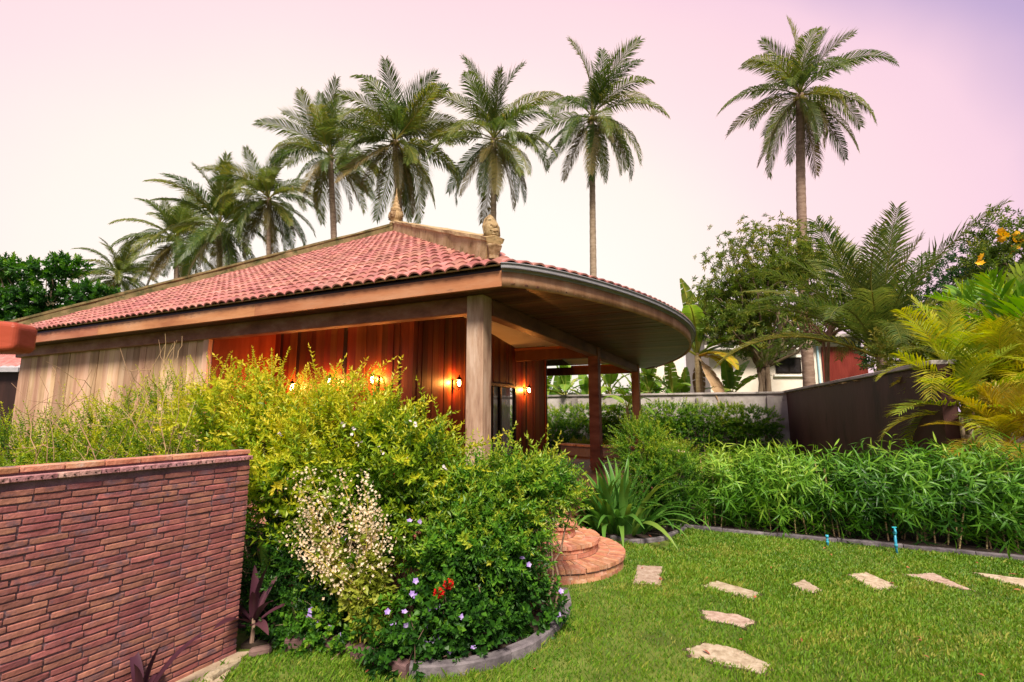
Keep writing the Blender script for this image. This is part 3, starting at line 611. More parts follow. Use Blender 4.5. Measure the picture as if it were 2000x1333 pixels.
# ================================================================== STEPPING STONES, EDGINGS, TAPS
stones = [((1237,1140),(1290,1143),(1294,1108),(1244,1106),'square stepping stone nearest the brick steps'),
 ((1372,1146),(1472,1172),(1484,1160),(1400,1136),'long stepping stone at the bend of the path'),
 ((1545,1142),(1580,1160),(1610,1156),(1570,1134),'small sunken stepping stone half grown over by grass'),
 ((1656,1124),(1716,1156),(1756,1148),(1690,1119),'pale stepping stone in front of the upright blue tap'),
 ((1768,1124),(1855,1147),(1902,1156),(1822,1121),'narrow pointed stepping stone second from the photo edge'),
 ((1902,1120),(1960,1138),(2030,1156),(2030,1135),'stepping stone cut by the edge of the photo'),
 ((1372,1194),(1378,1212),(1452,1226),(1476,1216),(1440,1202),'middle stepping stone of the short row across the lawn'),
 ((1342,1268),(1352,1286),(1490,1318),(1500,1300),(1440,1270),(1380,1258),'largest stepping stone at the bottom of the lawn')]
stone_polys = []
for s in stones:
    pl = [G(*p)[:2] for p in s[:-1]]; c = np.mean(pl, 0); pp = []
    for i in range(len(pl)):
        for t in np.linspace(0, 1, 7)[:-1]: q = pl[i]*(1-t)+pl[(i+1) % len(pl)]*t; pp.append(q + rng.normal(0, .009, 2))
    pp = np.array(pp)
    if np.sum(pp[:,0]*np.roll(pp[:,1],-1)-np.roll(pp[:,0],-1)*pp[:,1]) < 0: pp = pp[::-1]
    stone_polys.append(pp); b = B(); b.prism([tuple(p-c) for p in pp], -.03, .012)
    so_ = obj('stepping_stone', b, MT['slab'], loc=(c[0], c[1], 0), bevel=.008, label=s[-1], category='stepping stone', group='stepping stones across the lawn')
    b = B(); b.prism([tuple((p-c)*(1.10+.07*math.sin(i*1.7))) for i, p in enumerate(pp)], -.02, .004); obj('soil_rim', b, MT['soilrim'], so_)
def edging(name, P, w, h, m, label, seglen=.5):
    P = np.array(P, float); d = np.concatenate([[0], np.cumsum(np.linalg.norm(np.diff(P, axis=0), axis=1))]); e = empty(name, (P[0][0], P[0][1], 0), label=label, category='edging')
    n = max(1, int(d[-1]/seglen)); o = np.array([P[0][0], P[0][1]])
    for i in range(n):
        s_ = np.linspace(i/n, (i+1)/n, 7)*d[-1]; s_[0] += .004; s_[-1] -= .004; Q = np.stack([np.interp(s_, d, P[:,0]), np.interp(s_, d, P[:,1])], -1)-o
        T = unit(np.gradient(Q, axis=0)); N = np.stack([T[:,1], -T[:,0]], -1)*w/2; b = B(); hz = h + rng.normal(0, .004)
        pr = np.array([[[*(q-k), -.02],[*(q-k), hz-.012],[*(q-k*.75), hz],[*(q+k*.75), hz],[*(q+k), hz-.012],[*(q+k), -.02]] for q, k in zip(Q, N)]) + rng.normal(0, .002, (7,6,3)); b.grid(pr)
        b.add(pr[0], [[list(range(6))[::-1]]]); b.add(pr[-1], [[list(range(6))]]); obj('edging_block', b, m, e)
def smooth(P, n=40):
    P = np.array(P, float); d = np.linspace(0, len(P)-1, n); i = np.arange(len(P))
    Q = np.stack([np.interp(d, i, P[:,0]), np.interp(d, i, P[:,1])], -1)
    for _ in range(3): Q[1:-1] = (Q[:-2]+Q[1:-1]*2+Q[2:])/4
    return Q
edging('bed_edging', smooth(bed_front[5:]), .10, .075, MT['edge'], 'curved grey stone edging round the flower bed', .75)
edging('bed_edging', smooth(bed_front[1:4]), .10, .085, MT['log'], 'dark log edging at the shaded back corner of the flower bed', .42)
edging('bed_edging', smooth(bed_front[3:6]), .10, .08, MT['log'], 'short slanting edging log below the violet flowers', .5)
edging('hedge_edging', [house_pt(u, 2.55) for u in np.linspace(2.3, 9.3, 20)], .07, .06, MT['edge'], 'straight grey edging in front of the bamboo hedge', .7)
edging('lily_edging', smooth([G(*p)[:2] for p in ((1195,1052),(1230,1062),(1290,1056),(1330,1040),(1345,1030))]), .07, .05, MT['edge'], 'low stone edging at the foot of the strap-leaved lily', .4)
edging('path_stone', smooth([G(*p)[:2] for p in ((405,1335),(432,1316),(464,1298))]), .07, .05, MT['slab'], 'whitish kerb stone at the foot of the brick wall', .6)
b = B(); c = G(508,1280); b.box((0,0,.03), (.16,.07,.07), R(30)); obj('loose_stone', b, MT['log'], loc=(c[0],c[1],0), bevel=.02, label='broken brown stone between the log edging and the path', category='stone')
def tap(px, py, h, label, bent):
    c = G(px, py); e = empty('garden_tap', c, label=label, category='tap', group='blue water taps by the hedge')
    b = B(); b.tube([[0,0,-.02],[0,0,h]], .016, 10); obj('pipe', b, MT['blue'], e, True)
    b = B(); b.tube([[0,0,h*.35],[0,0,h*.48]], .021, 10); b.tube([[0,0,h-.03],[0,0,h+.01]], .021, 10); obj('collar', b, MT['blue'], e, True)
    if bent:
        b = B(); b.tube([[0,0,h],[0,-.01,h+.03],[-.015,-.03,h+.045],[-.03,-.055,h+.03],[-.03,-.06,h+.0]], .014, 8); obj('spout', b, MT['blue'], e, True)
        b = B(); b.box((0,0,h+.065), (.06,.014,.012)); b.tube([[0,0,h+.03],[0,0,h+.065]], .007, 6); obj('handle', b, MT['blue'], e)
tap(1752, 1084, .29, 'upright blue plastic tap with spout in front of the bamboo', True); tap(1617, 1068, .15, 'short capped blue pipe stub between bamboo culms', False)
# ================================================================== BACK WALLS
def wallthing(name, uv0, uv1, th, h, m, label, capm, capw, caph=.09):
    a, c = house_pt(*uv0), house_pt(*uv1); ln = np.linalg.norm(c-a); e = empty(name, (a[0], a[1], 0), math.atan2(c[1]-a[1], c[0]-a[0]), label=label, category='wall')
    b = B(); b.box((ln/2, 0, h/2-.02), (ln, th, h+.04)); obj('panel', b, m, e)
    k = max(1, int(ln/2.4))
    for i in range(k): b = B(); b.box(((i+.5)*ln/k, 0, h+caph/2), (ln/k-.01, capw, caph-.004)); obj('coping', b, capm, e, bevel=.01)
    return e, ln
e, ln = wallthing('rear_wall', (-14, 16.8), (5.35, 16.8), .18, 2.66, MT['cement'], 'grey cement-rendered wall behind the trimmed hedge', MT['cement'], .34)
for x in (ln-.75, ln-3.5, ln-6.4, ln-9.2):
    b = B(); b.box((x, -.14, 1.28), (.26, .16, 2.60)); obj('pier', b, MT['cement'], e)
e, ln = wallthing('brown_wall', (5.25, 17.2), (6.63, 4.24), .2, 2.70, MT['brown'], 'dark brown painted wall with sloping rusty coping', MT['cement'], .36, .08)
b = B(); b.box((-.6, -.3, 1.28), (1.0, .12, 2.6)); obj('dark_gap_slab', b, MT['black'], e)  # solid black slab stands in for the dark gap beside the wall end
b = B(); b.tube([[.02,-.13,0],[.02,-.13,2.55]], .05, 8); obj('corner_bead', b, MT['brown'], e)
lit = B(); r = np.random.default_rng(3)
for i in range(260):
    x = r.uniform(0, ln*.75)**1.0; leaf_geo(lit, np.array([x, r.uniform(-.16,.16), 2.645]), np.append(r.normal(size=2), .15), np.array([0,0,1.]), r.uniform(.08,.22), .05, r.random(), .1)
q = obj('leaf_litter', lit, MT['l_dead'], loc=e.location, kind='stuff', label='dry fallen leaves lying along the brown wall coping', category='leaf litter'); q.rotation_euler = e.rotation_euler
# low block wall behind the yellow palms
a = house_pt(6.75, 4.1); e = empty('block_wall', (a[0], a[1], 0), R(-28), label='rough tan stone-block wall behind the golden palms', category='wall')
for rw in range(8):
    for cl in range(9):
        b = B(); b.box(((cl+.5+.5*(rw % 2))*.42, rng.normal(0,.01), (rw+.5)*.22), (.41, .2, .21)); obj('block', b, MT['slab'], e, bevel=.015)
# ================================================================== FAR BUILDINGS
def bld(px, Y, label): p = AT(px, 800, Y); return empty('house', (p[0], p[1], 0), label=label, category='house')
e = bld(1440, 30, 'white neighbouring house with dark window behind the trees'); s_ = 30/950
b = B(); b.box((3.2, 2, 3.2), (9.5, 4, 6.44)); obj('wall', b, MT['cream'], e)
def wz(py): return AT(1500, py, 30)[2]
b = B(); b.box((3.3, -.05, (wz(700)+wz(730))/2), (1.55, .12, wz(700)-wz(730))); w_ = obj('window', b, MT['black'], e)
for x in (2.93, 3.67): b = B(); b.box((x, -.10, (wz(703)+wz(727))/2), (.62, .05, wz(703)-wz(727))); obj('pane', b, MT['glass'], w_)
b = B(); b.box((3.3, -.06, wz(698)+.06), (1.9, .2, .16)); b.box((3.3, -.06, wz(733)-.03), (1.9, .2, .12)); obj('lintel', b, MT['white'], e)
b = B(); b.box((.8, -.5, wz(683)), (6.0, 1.1, .25)); bc = obj('balcony', b, MT['white'], e)
b = B(); b.box((.8, -1.0, wz(683)+.95), (6.0, .05, .05))
for x in np.linspace(-2.2, 3.8, 30): b.box((x, -1.0, wz(683)+.5), (.03, .03, .9))
obj('railing', b, MT['black'], bc)
b = B(); b.box((5.15, -.1, 3), (.09, .09, 6)); obj('downpipe', b, mat('pale_blue_pipe', [(.30,.45,.58),(.40,.55,.66)], 3), e)
b = B(); xs = np.linspace(5.4, 8.2, 40); b.grid(np.array([[[x, -.12+.05*(i % 2), z] for i, x in enumerate(xs)] for z in (.0, wz(678))])); obj('metal_sheet', b, MT['redpaint'], e)
b = B(); b.prism([(-2,-.9),(8.3,-.9),(8.3,4.5),(-2,4.5)], 6.44, 6.6); obj('roof', b, MT['cement'], e)
e = bld(1308, 46, 'far house with red tiled roof peeking over the curved eave'); z = AT(1300, 604, 46)[2]
b = B(); b.box((0,2,z/2-.4), (3.0,4,z-.8)); obj('wall', b, MT['cream'], e)
b = B(); b.box((0,-.02,z-1.4), (1.2,.1,.8)); obj('window', b, MT['black'], e)
b = B(); b.add([[-1.9,-.6,z-.8],[1.9,-.6,z-.8],[1.9,4.6,z-.8],[-1.9,4.6,z-.8],[-1.3,2,z+.7],[1.3,2,z+.7]], [[[0,1,5,4],[2,3,4,5]], [[1,2,5],[3,0,4]], [[3,2,1,0]]]); obj('roof', b, MT['tile'], e)
e = bld(-40, 22, 'neighbouring hut with red tiles at the photo edge'); z = AT(0, 716, 22)[2]
b = B(); b.box((0,2,z/2-.1), (3.2,4,z-.2)); obj('wall', b, MT['ebony'], e)
b = B(); b.grid(np.array([[[x, y, z+yy+.05*abs(math.sin(x*9))] for x in np.linspace(-2,1.75,80)] for y, yy in ((-.4,-.05),(2,1.2))])); obj('roof', b, MT['tile'], e)
b = B(); b.box((0,-.35,z-.18), (3.7,.06,.2)); obj('fascia_board', b, MT['metal'], e)
# rail end close to the viewer
p = AT(-30, 657, 1.35); b = B(); h = .046; P = []
for x, k in ((-.5,1),(.085,1),(.115,.93),(.128,.78)): P.append([[x-.036, -.02*k, -h*k],[x-.036, .06, -h*k],[x-.036, .06, h*k*.92],[x-.036, -.02*k, h*k*.92]])
P = np.array(P); b.add(P, [[[i*4+j, i*4+(j+1) % 4, (i+1)*4+(j+1) % 4, (i+1)*4+j] for i in range(3) for j in range(4)], [[0,3,2,1]], [[12,13,14,15]]])
o = obj('timber_rail', b, MT['redwood'], loc=p, label='red-brown rounded timber rail end close to the viewer at the photo edge', category='rail', bevel=.02); o.modifiers[0].segments = 4; o.rotation_euler = (0, R(0), R(6))
b = B(); b.box((-.35,.02,-p[2]/2-.02), (.08,.08,p[2]+.02)); obj('post', b, MT['redwood'], o)
# ================================================================== PALMS
def frondmesh(seed, Lf=4.2, el=60, droop=70, np_=46, ll=.95, hang=.45, wl=.045, sp=.75, t0=.45, twist=.0):
    r = np.random.default_rng(seed); b = B(); S = np.linspace(0, 1, 22); a = np.radians(el - droop*S**1.4); side = np.cumsum(np.full(22, twist/22))
    st_ = np.stack([np.cos(a)*np.cos(side), np.cos(a)*np.sin(side), np.sin(a)], -1)*Lf/21; P = np.concatenate([[[0,0,0]], np.cumsum(st_, 0)[:-1]])
    b.tube(P, np.interp(S, [0,.12,1], [.05,.03,.006])*Lf/4.2, 4, .8, cap=False)
    T = unit(np.gradient(P, axis=0))
    for i in range(np_):
        s_ = .14 + .86*(i+.5)/np_; base = np.array([np.interp(s_, S, P[:,k]) for k in range(3)]); tg = unit(np.array([np.interp(s_, S, T[:,k]) for k in range(3)]))
        sd_ = unit(np.cross(tg, [0,0,1.])) if abs(tg[2]) < .98 else np.array([0,1.,0]); upv = np.cross(sd_, tg)
        l = ll*(.35+.65*math.sin(math.pi*min(1, (s_*.92+.12)))**.7)*r.uniform(.85,1.1)
        for q in (-1, 1):
            d1 = unit(tg*(sp+.5*s_) + sd_*q*.85 + upv*.25 + r.normal(0,.07,3)); d2 = unit(d1 + np.array([0,0,-hang*2.0]) + r.normal(0,.08,3))
            p1 = base + d1*l*.5; p2 = p1 + d2*l*.5; w = tg*wl*.5; t = t0 + r.normal(0,.10)
            b.add([base-w*.5, base+w*.5, p1+w, p1-w, p2], [[[0,1,2,3]], [[3,2,4]]], [t,t,t,t,t+.12])
    return b.mesh('frond')
FR = []
for i, (el, dr_, hg) in enumerate(((84,18,.10),(74,38,.18),(62,62,.25),(46,74,.35),(28,78,.5),(8,70,.6),(-14,55,.7),(-38,38,.7),(-58,22,.6))):
    for k in range(2):
        m_ = frondmesh(500+i*3+k, 4.2, el, dr_*(1 if k == 0 else 1.25), 72, 1.08, hg, .063, twist=(.3 if k else -.25), t0=.53); m_.materials.append(MT['l_old'] if i >= 8 else MT['l_palm']); FR.append(m_)
oldF = [frondmesh(560+k, 3.9, -45-12*k, 28, 54, .95, .7, .06, t0=.5) for k in range(2)]
for m_ in oldF: m_.materials.append(MT['l_old'])
nutm = B().lathe([(.01,-.13),(.08,-.10),(.12,0),(.09,.09),(.01,.13)], 10).mesh('coconut', True); nutm.materials.append(mat('green_coconut', [(.16,.14,.03),(.28,.20,.06)], 6))
def trunkmesh(P, r0, r1):
    n = 70; u = np.linspace(0, 1, n); Q = np.stack([np.interp(u, np.linspace(0,1,len(P)), np.array(P)[:,k]) for k in range(3)], -1)
    for _ in range(12): Q[1:-1] = (Q[:-2]+Q[1:-1]*2+Q[2:])/4
    b = B(); rad = np.interp(u, [0,.06,1], [r0*1.5,r0,r1])*(1+.06*(np.arange(n) % 2)); b.tube(Q, rad, 10); return b
def palm(px, py, Y, scale, foot, label, seed, nf=None, nuts=5, old=3, wind=-.25, name='coconut_palm', group='tall coconut palms', thick=1.0):
    c = AT(px, py, Y); f = np.array([AT(foot[0], foot[1], Y)[0], Y, 0.0]); r = np.random.default_rng(seed)
    e = empty(name, f, label=label, category='palm tree', group=group); h = c-f
    obj('trunk', trunkmesh([[0,0,-.1],[h[0]*.15,0,h[2]*.35],[h[0]*.55,0,h[2]*.7],h], .24*scale*thick, .16*scale*thick), MT['palmb'], e, True)
    nf = nf or int(r.integers(29,40)); old = old + int(r.integers(0,3))
    tilt = r.normal(0,.14,2); pw = r.uniform(.78,1.1); skip = r.uniform(0,6.28)
    for k in range(nf):
        u = (k+.5)/nf; idx = min(8, int(u**pw*8.8)); m_ = FR[idx*2 + int(r.integers(0,2))]
        o = obj('frond', m_, None, e, loc=h + np.array([0,0,.1-.25*u])); az = k*2.39996 + r.normal(0,.18)
        az += wind*math.sin(az)*(.8); o.rotation_euler = (Matrix.Rotation(tilt[0],3,'X') @ Matrix.Rotation(tilt[1],3,'Y') @ Matrix.Rotation(az,3,'Z') @ Matrix.Rotation(r.normal(0,.16),3,'Y') @ Matrix.Rotation(r.normal(0,.2),3,'X')).to_euler(); s_ = 1.17*scale*r.uniform(.85,1.08)*(.85 if idx == 0 else 1); o.scale = (s_,)*3
    for k in range(old):
        o = obj('frond', oldF[k % 2], None, e, loc=h-np.array([0,0,.2])); o.rotation_euler = (0, r.normal(0,.1), k*2.2+r.uniform(0,1)); o.scale = (scale*.9,)*3
    for k in range(nuts):
        a = r.uniform(0,6.28); o = obj('coconut', nutm, None, e, loc=h+np.array([.25*math.cos(a), .25*math.sin(a), -.25-.15*r.random()]))
palm(1156,228,32,1.08,(1158,600),'coconut palm on a slim straight trunk right of the roof ornament',11, nuts=8)
palm(965,272,31,1.08,(962,600),'coconut palm with brown hanging fronds directly behind the roof corner ornament',12)
palm(772,275,30,1.12,(795,600),'biggest coconut palm of the row, behind the apex finial',13)
palm(645,305,34,1.12,(665,600),'coconut palm between the apex finial palm and the smaller ones',14)
palm(525,388,39,1.02,(532,600),'coconut palm with a bare straight stem above the mossy roof ridge',15, old=2)
palm(428,442,41,1.22,(440,620),'leaning bushy coconut palm with pale hanging front fronds over the tiled slope',16)
palm(345,470,47,1.15,(350,640),'coconut palm half hidden behind the bushy one',17)
palm(228,540,52,.98,(235,640),'smallest coconut palm at the low end of the row',18)
palm(1562,185,26,.95,(1578,752),'solitary tall coconut palm with long trunk beside the leafy tree',27, nf=32, old=7, thick=1.35)
# young palm behind the brown wall
def youngpalm(px, py, Y, L_, n, label, seed, m='l_palm', name='young_palm', els=(78,-5), hang=.2, ll=.85, cat='palm tree', wl=.05, trunk=.18, t0=.55, droop=55, sp=.7, npair=46, z0=None, az0=0, trm='palmb'):
    c = AT(px, py, Y); r = np.random.default_rng(seed); f = np.array([c[0], Y, 0.0]); e = empty(name, f, label=label, category=cat); h = np.array([0,0,c[2]])
    if trunk: obj('trunk', trunkmesh([[0,0,-.1],[0.02,0,h[2]*.4],[0,.03,h[2]*.8],h], trunk, trunk*.8), MT[trm], e, True)
    ms = []
    for i in range(5):
        el = els[0] + (els[1]-els[0])*i/4; m_ = frondmesh(seed*31+i, L_*(.9 if i == 0 else 1), el, droop*(.35+.65*i/4), npair, ll, hang, wl, sp, t0=t0, twist=(-.25,.3,-.1,.2,0)[i]); m_.materials.append(MT[m]); ms.append(m_)
    for k in range(n):
        u = (k+.5)/n; o = obj('frond', ms[min(4, int(u*5))], None, e, loc=h-np.array([0,0,.12*u])); o.rotation_euler = (r.normal(0,.08), r.normal(0,.06), az0+k*2.39996+r.normal(0,.2)); s_ = r.uniform(.85,1.1); o.scale = (s_,)*3
    return e
youngpalm(1722,695,14.5,4.6,34,'young coconut palm with stiff upright fronds behind the brown wall',41, ll=.95, els=(84,35), droop=80, wl=.055, t0=.55, npair=64)
# ================================================================== BANANAS
def bananaleaf(seed, Lf=1.9, w=.5, el=70, droop=70, tear=.35):
    r = np.random.default_rng(seed); b = B(); n = 17; S = np.linspace(0,1,n); a = np.radians(el-droop*S**1.5)
    P = np.concatenate([[[0,0,0]], np.cumsum(np.stack([np.cos(a), 0*a, np.sin(a)], -1)*Lf/(n-1), 0)[:-1]]); T = unit(np.gradient(P, axis=0)); b.tube(P, np.interp(S,[0,1],[.035,.006]), 4, .95, cap=False)
    up = np.stack([-T[:,2], 0*a, T[:,0]], -1); sd_ = np.tile([0,1.,0], (n,1)); s0 = 3
    for q in (-1, 1):
        sh = 0
        for i in range(s0, n-1):
            u0, u1 = (i-s0)/(n-1-s0), (i+1-s0)/(n-1-s0); w0, w1 = [w*.5*(math.sin(math.pi*min(max(x,0.02),.985)**.7)**.6) for x in (u0, u1)]
            if r.random() < tear: sh = r.normal(0, .22)
            dn = r.uniform(.1,.3) + abs(sh)*.6
            def e_(i_, ww, k): return P[i_] + sd_[i_]*q*ww - up[i_]*0 + np.array([0,0,-dn*ww]) + up[i_]*.25*ww + T[i_]*(sh*.3*ww + ww*.25)
            m0, m1 = (P[i]+P[i])*.5, P[i+1]; c0, c1 = e_(i, w0, 0), e_(i+1, w1, 1)
            h0, h1 = (m0+c0)/2+up[i]*.06*w0, (m1+c1)/2+up[i+1]*.06*w1; t = .5+r.normal(0,.08)
            b.add([m0, m1, h1, h0, c1, c0], [[[0,1,2,3],[3,2,4,5]]], [.75,.75,t,t,t+.05,t+.05])
    return b.mesh('leaf', True)
BL = []
for i, (el, dr_) in enumerate(((86,22),(76,50),(62,80),(45,95),(25,85))):
    for k in range(2): m_ = bananaleaf(700+i*2+k, 1.95, .52, el, dr_, .2+.25*k); m_.materials.append(MT['l_ban']); BL.append(m_)
deadL = [bananaleaf(730+k, 1.6, .35, -40, 45, .8) for k in range(2)]
for m_ in deadL: m_.materials.append(MT['l_dead'])
yelL = bananaleaf(740, 1.5, .45, 10, 80, .4); yelL.materials.append(MT['l_orange'])
def banana(px, py, Y, sc_, n, label, seed, dead=2, yel=0, lo=0):
    c = AT(px, py, Y); r = np.random.default_rng(seed); e = empty('banana_plant', (c[0], Y, 0), label=label, category='banana plant', group='banana plants behind the rear wall'); h = np.array([0,0,c[2]])
    b = B(); b.tube([[0,0,-.05],[.03,0,c[2]*.5],h], [.13*sc_,.10*sc_,.07*sc_], 9); obj('pseudostem', b, MT['culm'], e, True)
    for k in range(n):
        u = (k+.5)/n; m_ = BL[min(4, lo+int(u*(5-lo)))*2+int(r.integers(0,2))]; o = obj('leaf', m_, None, e, loc=h-np.array([0,0,.15*u])); o.rotation_euler = (r.normal(0,.15), r.normal(0,.1), k*2.39996+r.normal(0,.3)+seed); s_ = sc_*r.uniform(.8,1.1); o.scale = (s_,)*3
    for k in range(dead): o = obj('leaf', deadL[k % 2], None, e, loc=h-np.array([0,0,.2])); o.rotation_euler = (0,0,r.uniform(0,6.28)); o.scale = (sc_*.85,)*3
    for k in range(yel): o = obj('leaf', yelL, None, e, loc=h-np.array([0,0,.15])); o.rotation_euler = (0,0,-1.2+1.7*k); o.scale = (sc_*.9,)*3
banana(1362,690,22.6,1.96,11,'tall banana plant beside the end of the curved eave',1, dead=4, yel=2)
banana(1428,775,23.4,1.12,8,'young banana plant with bright leaves hanging over the wall coping',2, dead=1, yel=1)
banana(1105,770,25.6,1.18,9,'banana plant seen through the porch left of the middle post',3, dead=1)
banana(1062,775,26.2,1.01,7,'small banana plant at the porch wall corner',9, dead=0)
banana(1190,765,24.8,1.23,9,'banana plant seen between the two rear porch posts',4, dead=1)
banana(1268,765,24.4,1.23,9,'banana plant under the tip of the curved soffit',5, dead=2)
banana(1315,775,23.7,1.12,8,'banana plant right of the far porch post',6, dead=2)
banana(1150,790,25.2,1.01,7,'low banana plant behind the middle post',8, dead=0)
banana(1225,795,21.2,0.84,7,'banana sucker drooping in front of the rear wall',10, dead=0, lo=2)
banana(1085,800,26.9,1.06,8,'banana plant farther back left of the middle post',21, dead=1)
banana(1170,790,26.9,1.12,8,'banana plant farther back right of the middle post',22, dead=0)
banana(1245,790,26.4,1.23,8,'banana plant farther back by the far porch post',23, dead=1)
banana(1340,790,24.9,1.01,8,'low banana plant below the tall one by the eave',24, dead=2)
# ================================================================== TREES
def tree(name, label, foot, Y, crown, n, tm, m, seed, trunk_r=.14, nb=14, group=None, barkm='bark', forks=3, leafn=None, size=(.8,1.2), shell=.35, amp=.25, **kw):
    """crown: list of (px, py, depth offset, rx, ry, rz) lobes"""
    f = AT(foot[0], foot[1], Y); f[2] = 0; e = empty(name, f, label=label, category=kw.pop('category', 'tree'), group=group); r = np.random.default_rng(seed)
    lob = []
    for px, py, dy, rx, ry, rz in crown: c = AT(px, py, Y+dy)-f; lob.append((*c, rx, ry, rz))
    b = B(); ctr = np.mean([l[:3] for l in lob], 0); fork = np.array([ctr[0]*.3, ctr[1]*.3, max(.4, min(l[2]-l[5] for l in lob)*.9)])
    for k in range(forks):
        p = fork + r.normal(0,.12,3)*[1,1,.5]; b.tube(branch_path([r.normal(0,.22*(forks > 1)), r.normal(0,.2*(forks > 1)), -.1], p, seed+k, 7, .06), np.linspace(trunk_r, trunk_r*.7, 7), 8)
        for j in range(nb//forks):
            l = lob[int(r.integers(0,len(lob)))]; q = np.array(l[:3]) + unit(r.normal(size=3))*np.array(l[3:])*r.uniform(.5,.95); mid = p*.45+q*.55+r.normal(0,.15,3)
            pa = np.concatenate([branch_path(p, mid, seed+k*20+j, 5, .12), branch_path(mid, q, seed+900+k*20+j, 5, .15)[1:]]); b.tube(pa, np.linspace(trunk_r*.55, .012, len(pa)), 5, cap=False)
            for w in range(4):
                i = int(r.integers(3, 8)); q2 = pa[i] + unit(r.normal(size=3)+[0,0,.3])*r.uniform(.3,.8)*l[3]*.6; b.tube(branch_path(pa[i], q2, seed+w, 4, .15), np.linspace(.022,.006,4), 4, cap=False)
    obj('trunk', b, MT[barkm], e, True)
    fo = foliage(lob, n, tm, seed+3, size=size, shell=shell, amp=amp, **kw); obj('crown', fo, MT[m], e); return e
ros = [sprig(800+i, 9, .10, .20, .055, 75, False, .1, .2, bend=.45) for i in range(3)]        # hanging lance-leaf rosettes
MANGO = [(1490,540,0,2.7,2.0,2.7),(1420,600,.2,1.7,1.5,1.7),(1570,520,-.2,1.7,1.6,2.0),(1480,640,0,2.7,2,1.3),(1590,620,0,1.2,1.2,1.2)]
tree('mango_tree', 'open-crowned leafy tree with pale crooked trunks beside the tall palm', (1490,750), 21.6,
     MANGO, 3300, ros, 'l_tree', 51, .15, 44, forks=4, up=.0, rnd=.6, base=.55, shell=.05, amp=.3, cl=.3, size=(.8,1.2), gap=.12, gf=1.7)
tree('bare_tree', 'thin-leaved twiggy tree with bare pale branches in front of the young palm', (1600,740), 17,
     [(1680,560,0,1.0,.7,.5),(1620,600,0,.8,.6,.5),(1700,620,0,.8,.6,.4),(1560,620,0,.6,.6,.4)], 110, ros, 'l_lime', 52, .07, 22, barkm='twig', forks=2, up=0, rnd=.8, size=(.6,.9))
thk = [sprig(850+i, 14, .35, .20, .08, 60, False, .15, .3, bend=.25) for i in range(3)]
tree('thicket', 'dark green thicket filling the gap behind the banana plants', (1160,800), 32, [(x,790+12*math.sin(x),0,1.5,1,1.0) for x in range(1030,1300,32)], 700, thk, 'l_hedge', 57, .08, 8, category='shrub', up=.4, base=.3, size=(1.0,1.6))
bro = [sprig(820+i, 14, .35, .22, .13, 65, False, .1, .3, bend=.1) for i in range(3)]          # broad almond-type leaves
tree('almond_tree', 'dark green tree with tiered broad leaves at the left roof end', (90,640), 30,
     [(70,535,0,2.2,2,.5),(130,520,.5,1.2,1,.35),(20,600,0,2.5,2,1.1),(120,595,0,2.6,2,.9),(190,580,.6,1.4,1.2,.5),(-30,530,0,1.8,1.5,.7),(60,650,0,3.2,2,1.2),(150,640,1,2.2,2,1)], 1500, bro, 'l_green', 53, .2, 16, forks=2, up=.6, rnd=.4, base=.26, size=(1.0,1.6), shell=.3, amp=.25)
gen = [sprig(840+i, 14, .30, .13, .05, 60, False, .15, .3, bend=.25) for i in range(3)]
tree('dark_tree', 'dense dark rounded tree behind the young palm', (1880,700), 24, [(1750,690,0,1.5,1.2,1.3),(1830,700,0,1.5,1.2,1.3),(1890,510,0,1.3,1.2,.8),(1850,560,0,1.6,1.3,1.3),(1930,580,0,1.8,1.5,1.5),(1800,640,0,1.6,1.4,1.4),(1880,660,0,2,1.5,1.5)], 1100, gen, 'l_dark', 54, .15, 10, up=.3, base=.55, size=(1.2,2.0))
ye = tree('flowering_tree', 'tree with yellow trumpet blossoms at the upper photo edge', (1990,760), 12, [(1985,460,0,.8,.8,.55),(1940,510,0,.5,.6,.4),(2030,500,0,.8,.8,.7),(2000,560,0,.7,.7,.6)], 420, gen, 'l_tree', 55, .08, 9, up=.3, base=.55, size=(.8,1.2))
def flowermesh(r_, n=5, cup=.5, m='f_yellow', seed=0, w=.8):
    b = B(); rr = np.random.default_rng(seed)
    for k in range(n): a = k*2*math.pi/n + rr.normal(0,.1); d = np.array([math.cos(a), math.sin(a), cup]); leaf_geo(b, np.zeros(3), d, np.array([0,0,1.]), r_, r_*w, rr.uniform(.2,.9), .25, -.1)
    me = b.mesh('flower'); me.materials.append(MT[m]); return me
fy = flowermesh(.11, 6, .7)
for px, py in ((1918,505),(1972,462),(1990,474),(1985,492),(1948,455)):
    for k in range(3): o = obj('flower', fy, None, ye, loc=AT(px+rng.normal(0,6), py+rng.normal(0,6), 11.4)-np.array(ye.location)); o.rotation_euler = rng.uniform(-1.2,1.2,3)
# ================================================================== YELLOW PALMS AND FAN PALM
youngpalm(1880,800,8.3,1.25,24,'yellow-green areca palm leaning over the brown wall end',61,'l_areca','areca_palm',(86,0),.15,.42,wl=.042,trunk=0,t0=.5,droop=75,sp=.55,npair=22)
youngpalm(1850,700,8.6,1.3,14,'upper yellow-green areca palm against the young coconut palm',62,'l_areca','areca_palm',(80,-10),.15,.42,wl=.042,trunk=0,t0=.55,droop=70,sp=.55,npair=22)
youngpalm(1970,860,7.7,1.05,26,'golden-orange areca palm above the bamboo at the photo edge',63,'l_orange','areca_palm',(86,-5),.15,.36,wl=.024,trunk=0,t0=.5,droop=80,sp=.6,npair=40)
youngpalm(1965,760,8.6,1.5,24,'dense green-gold areca palm between the orange one and the fan palm',64,'l_areca','areca_palm',(86,5),.15,.42,wl=.035,trunk=0,t0=.6,droop=70,sp=.55,npair=26)
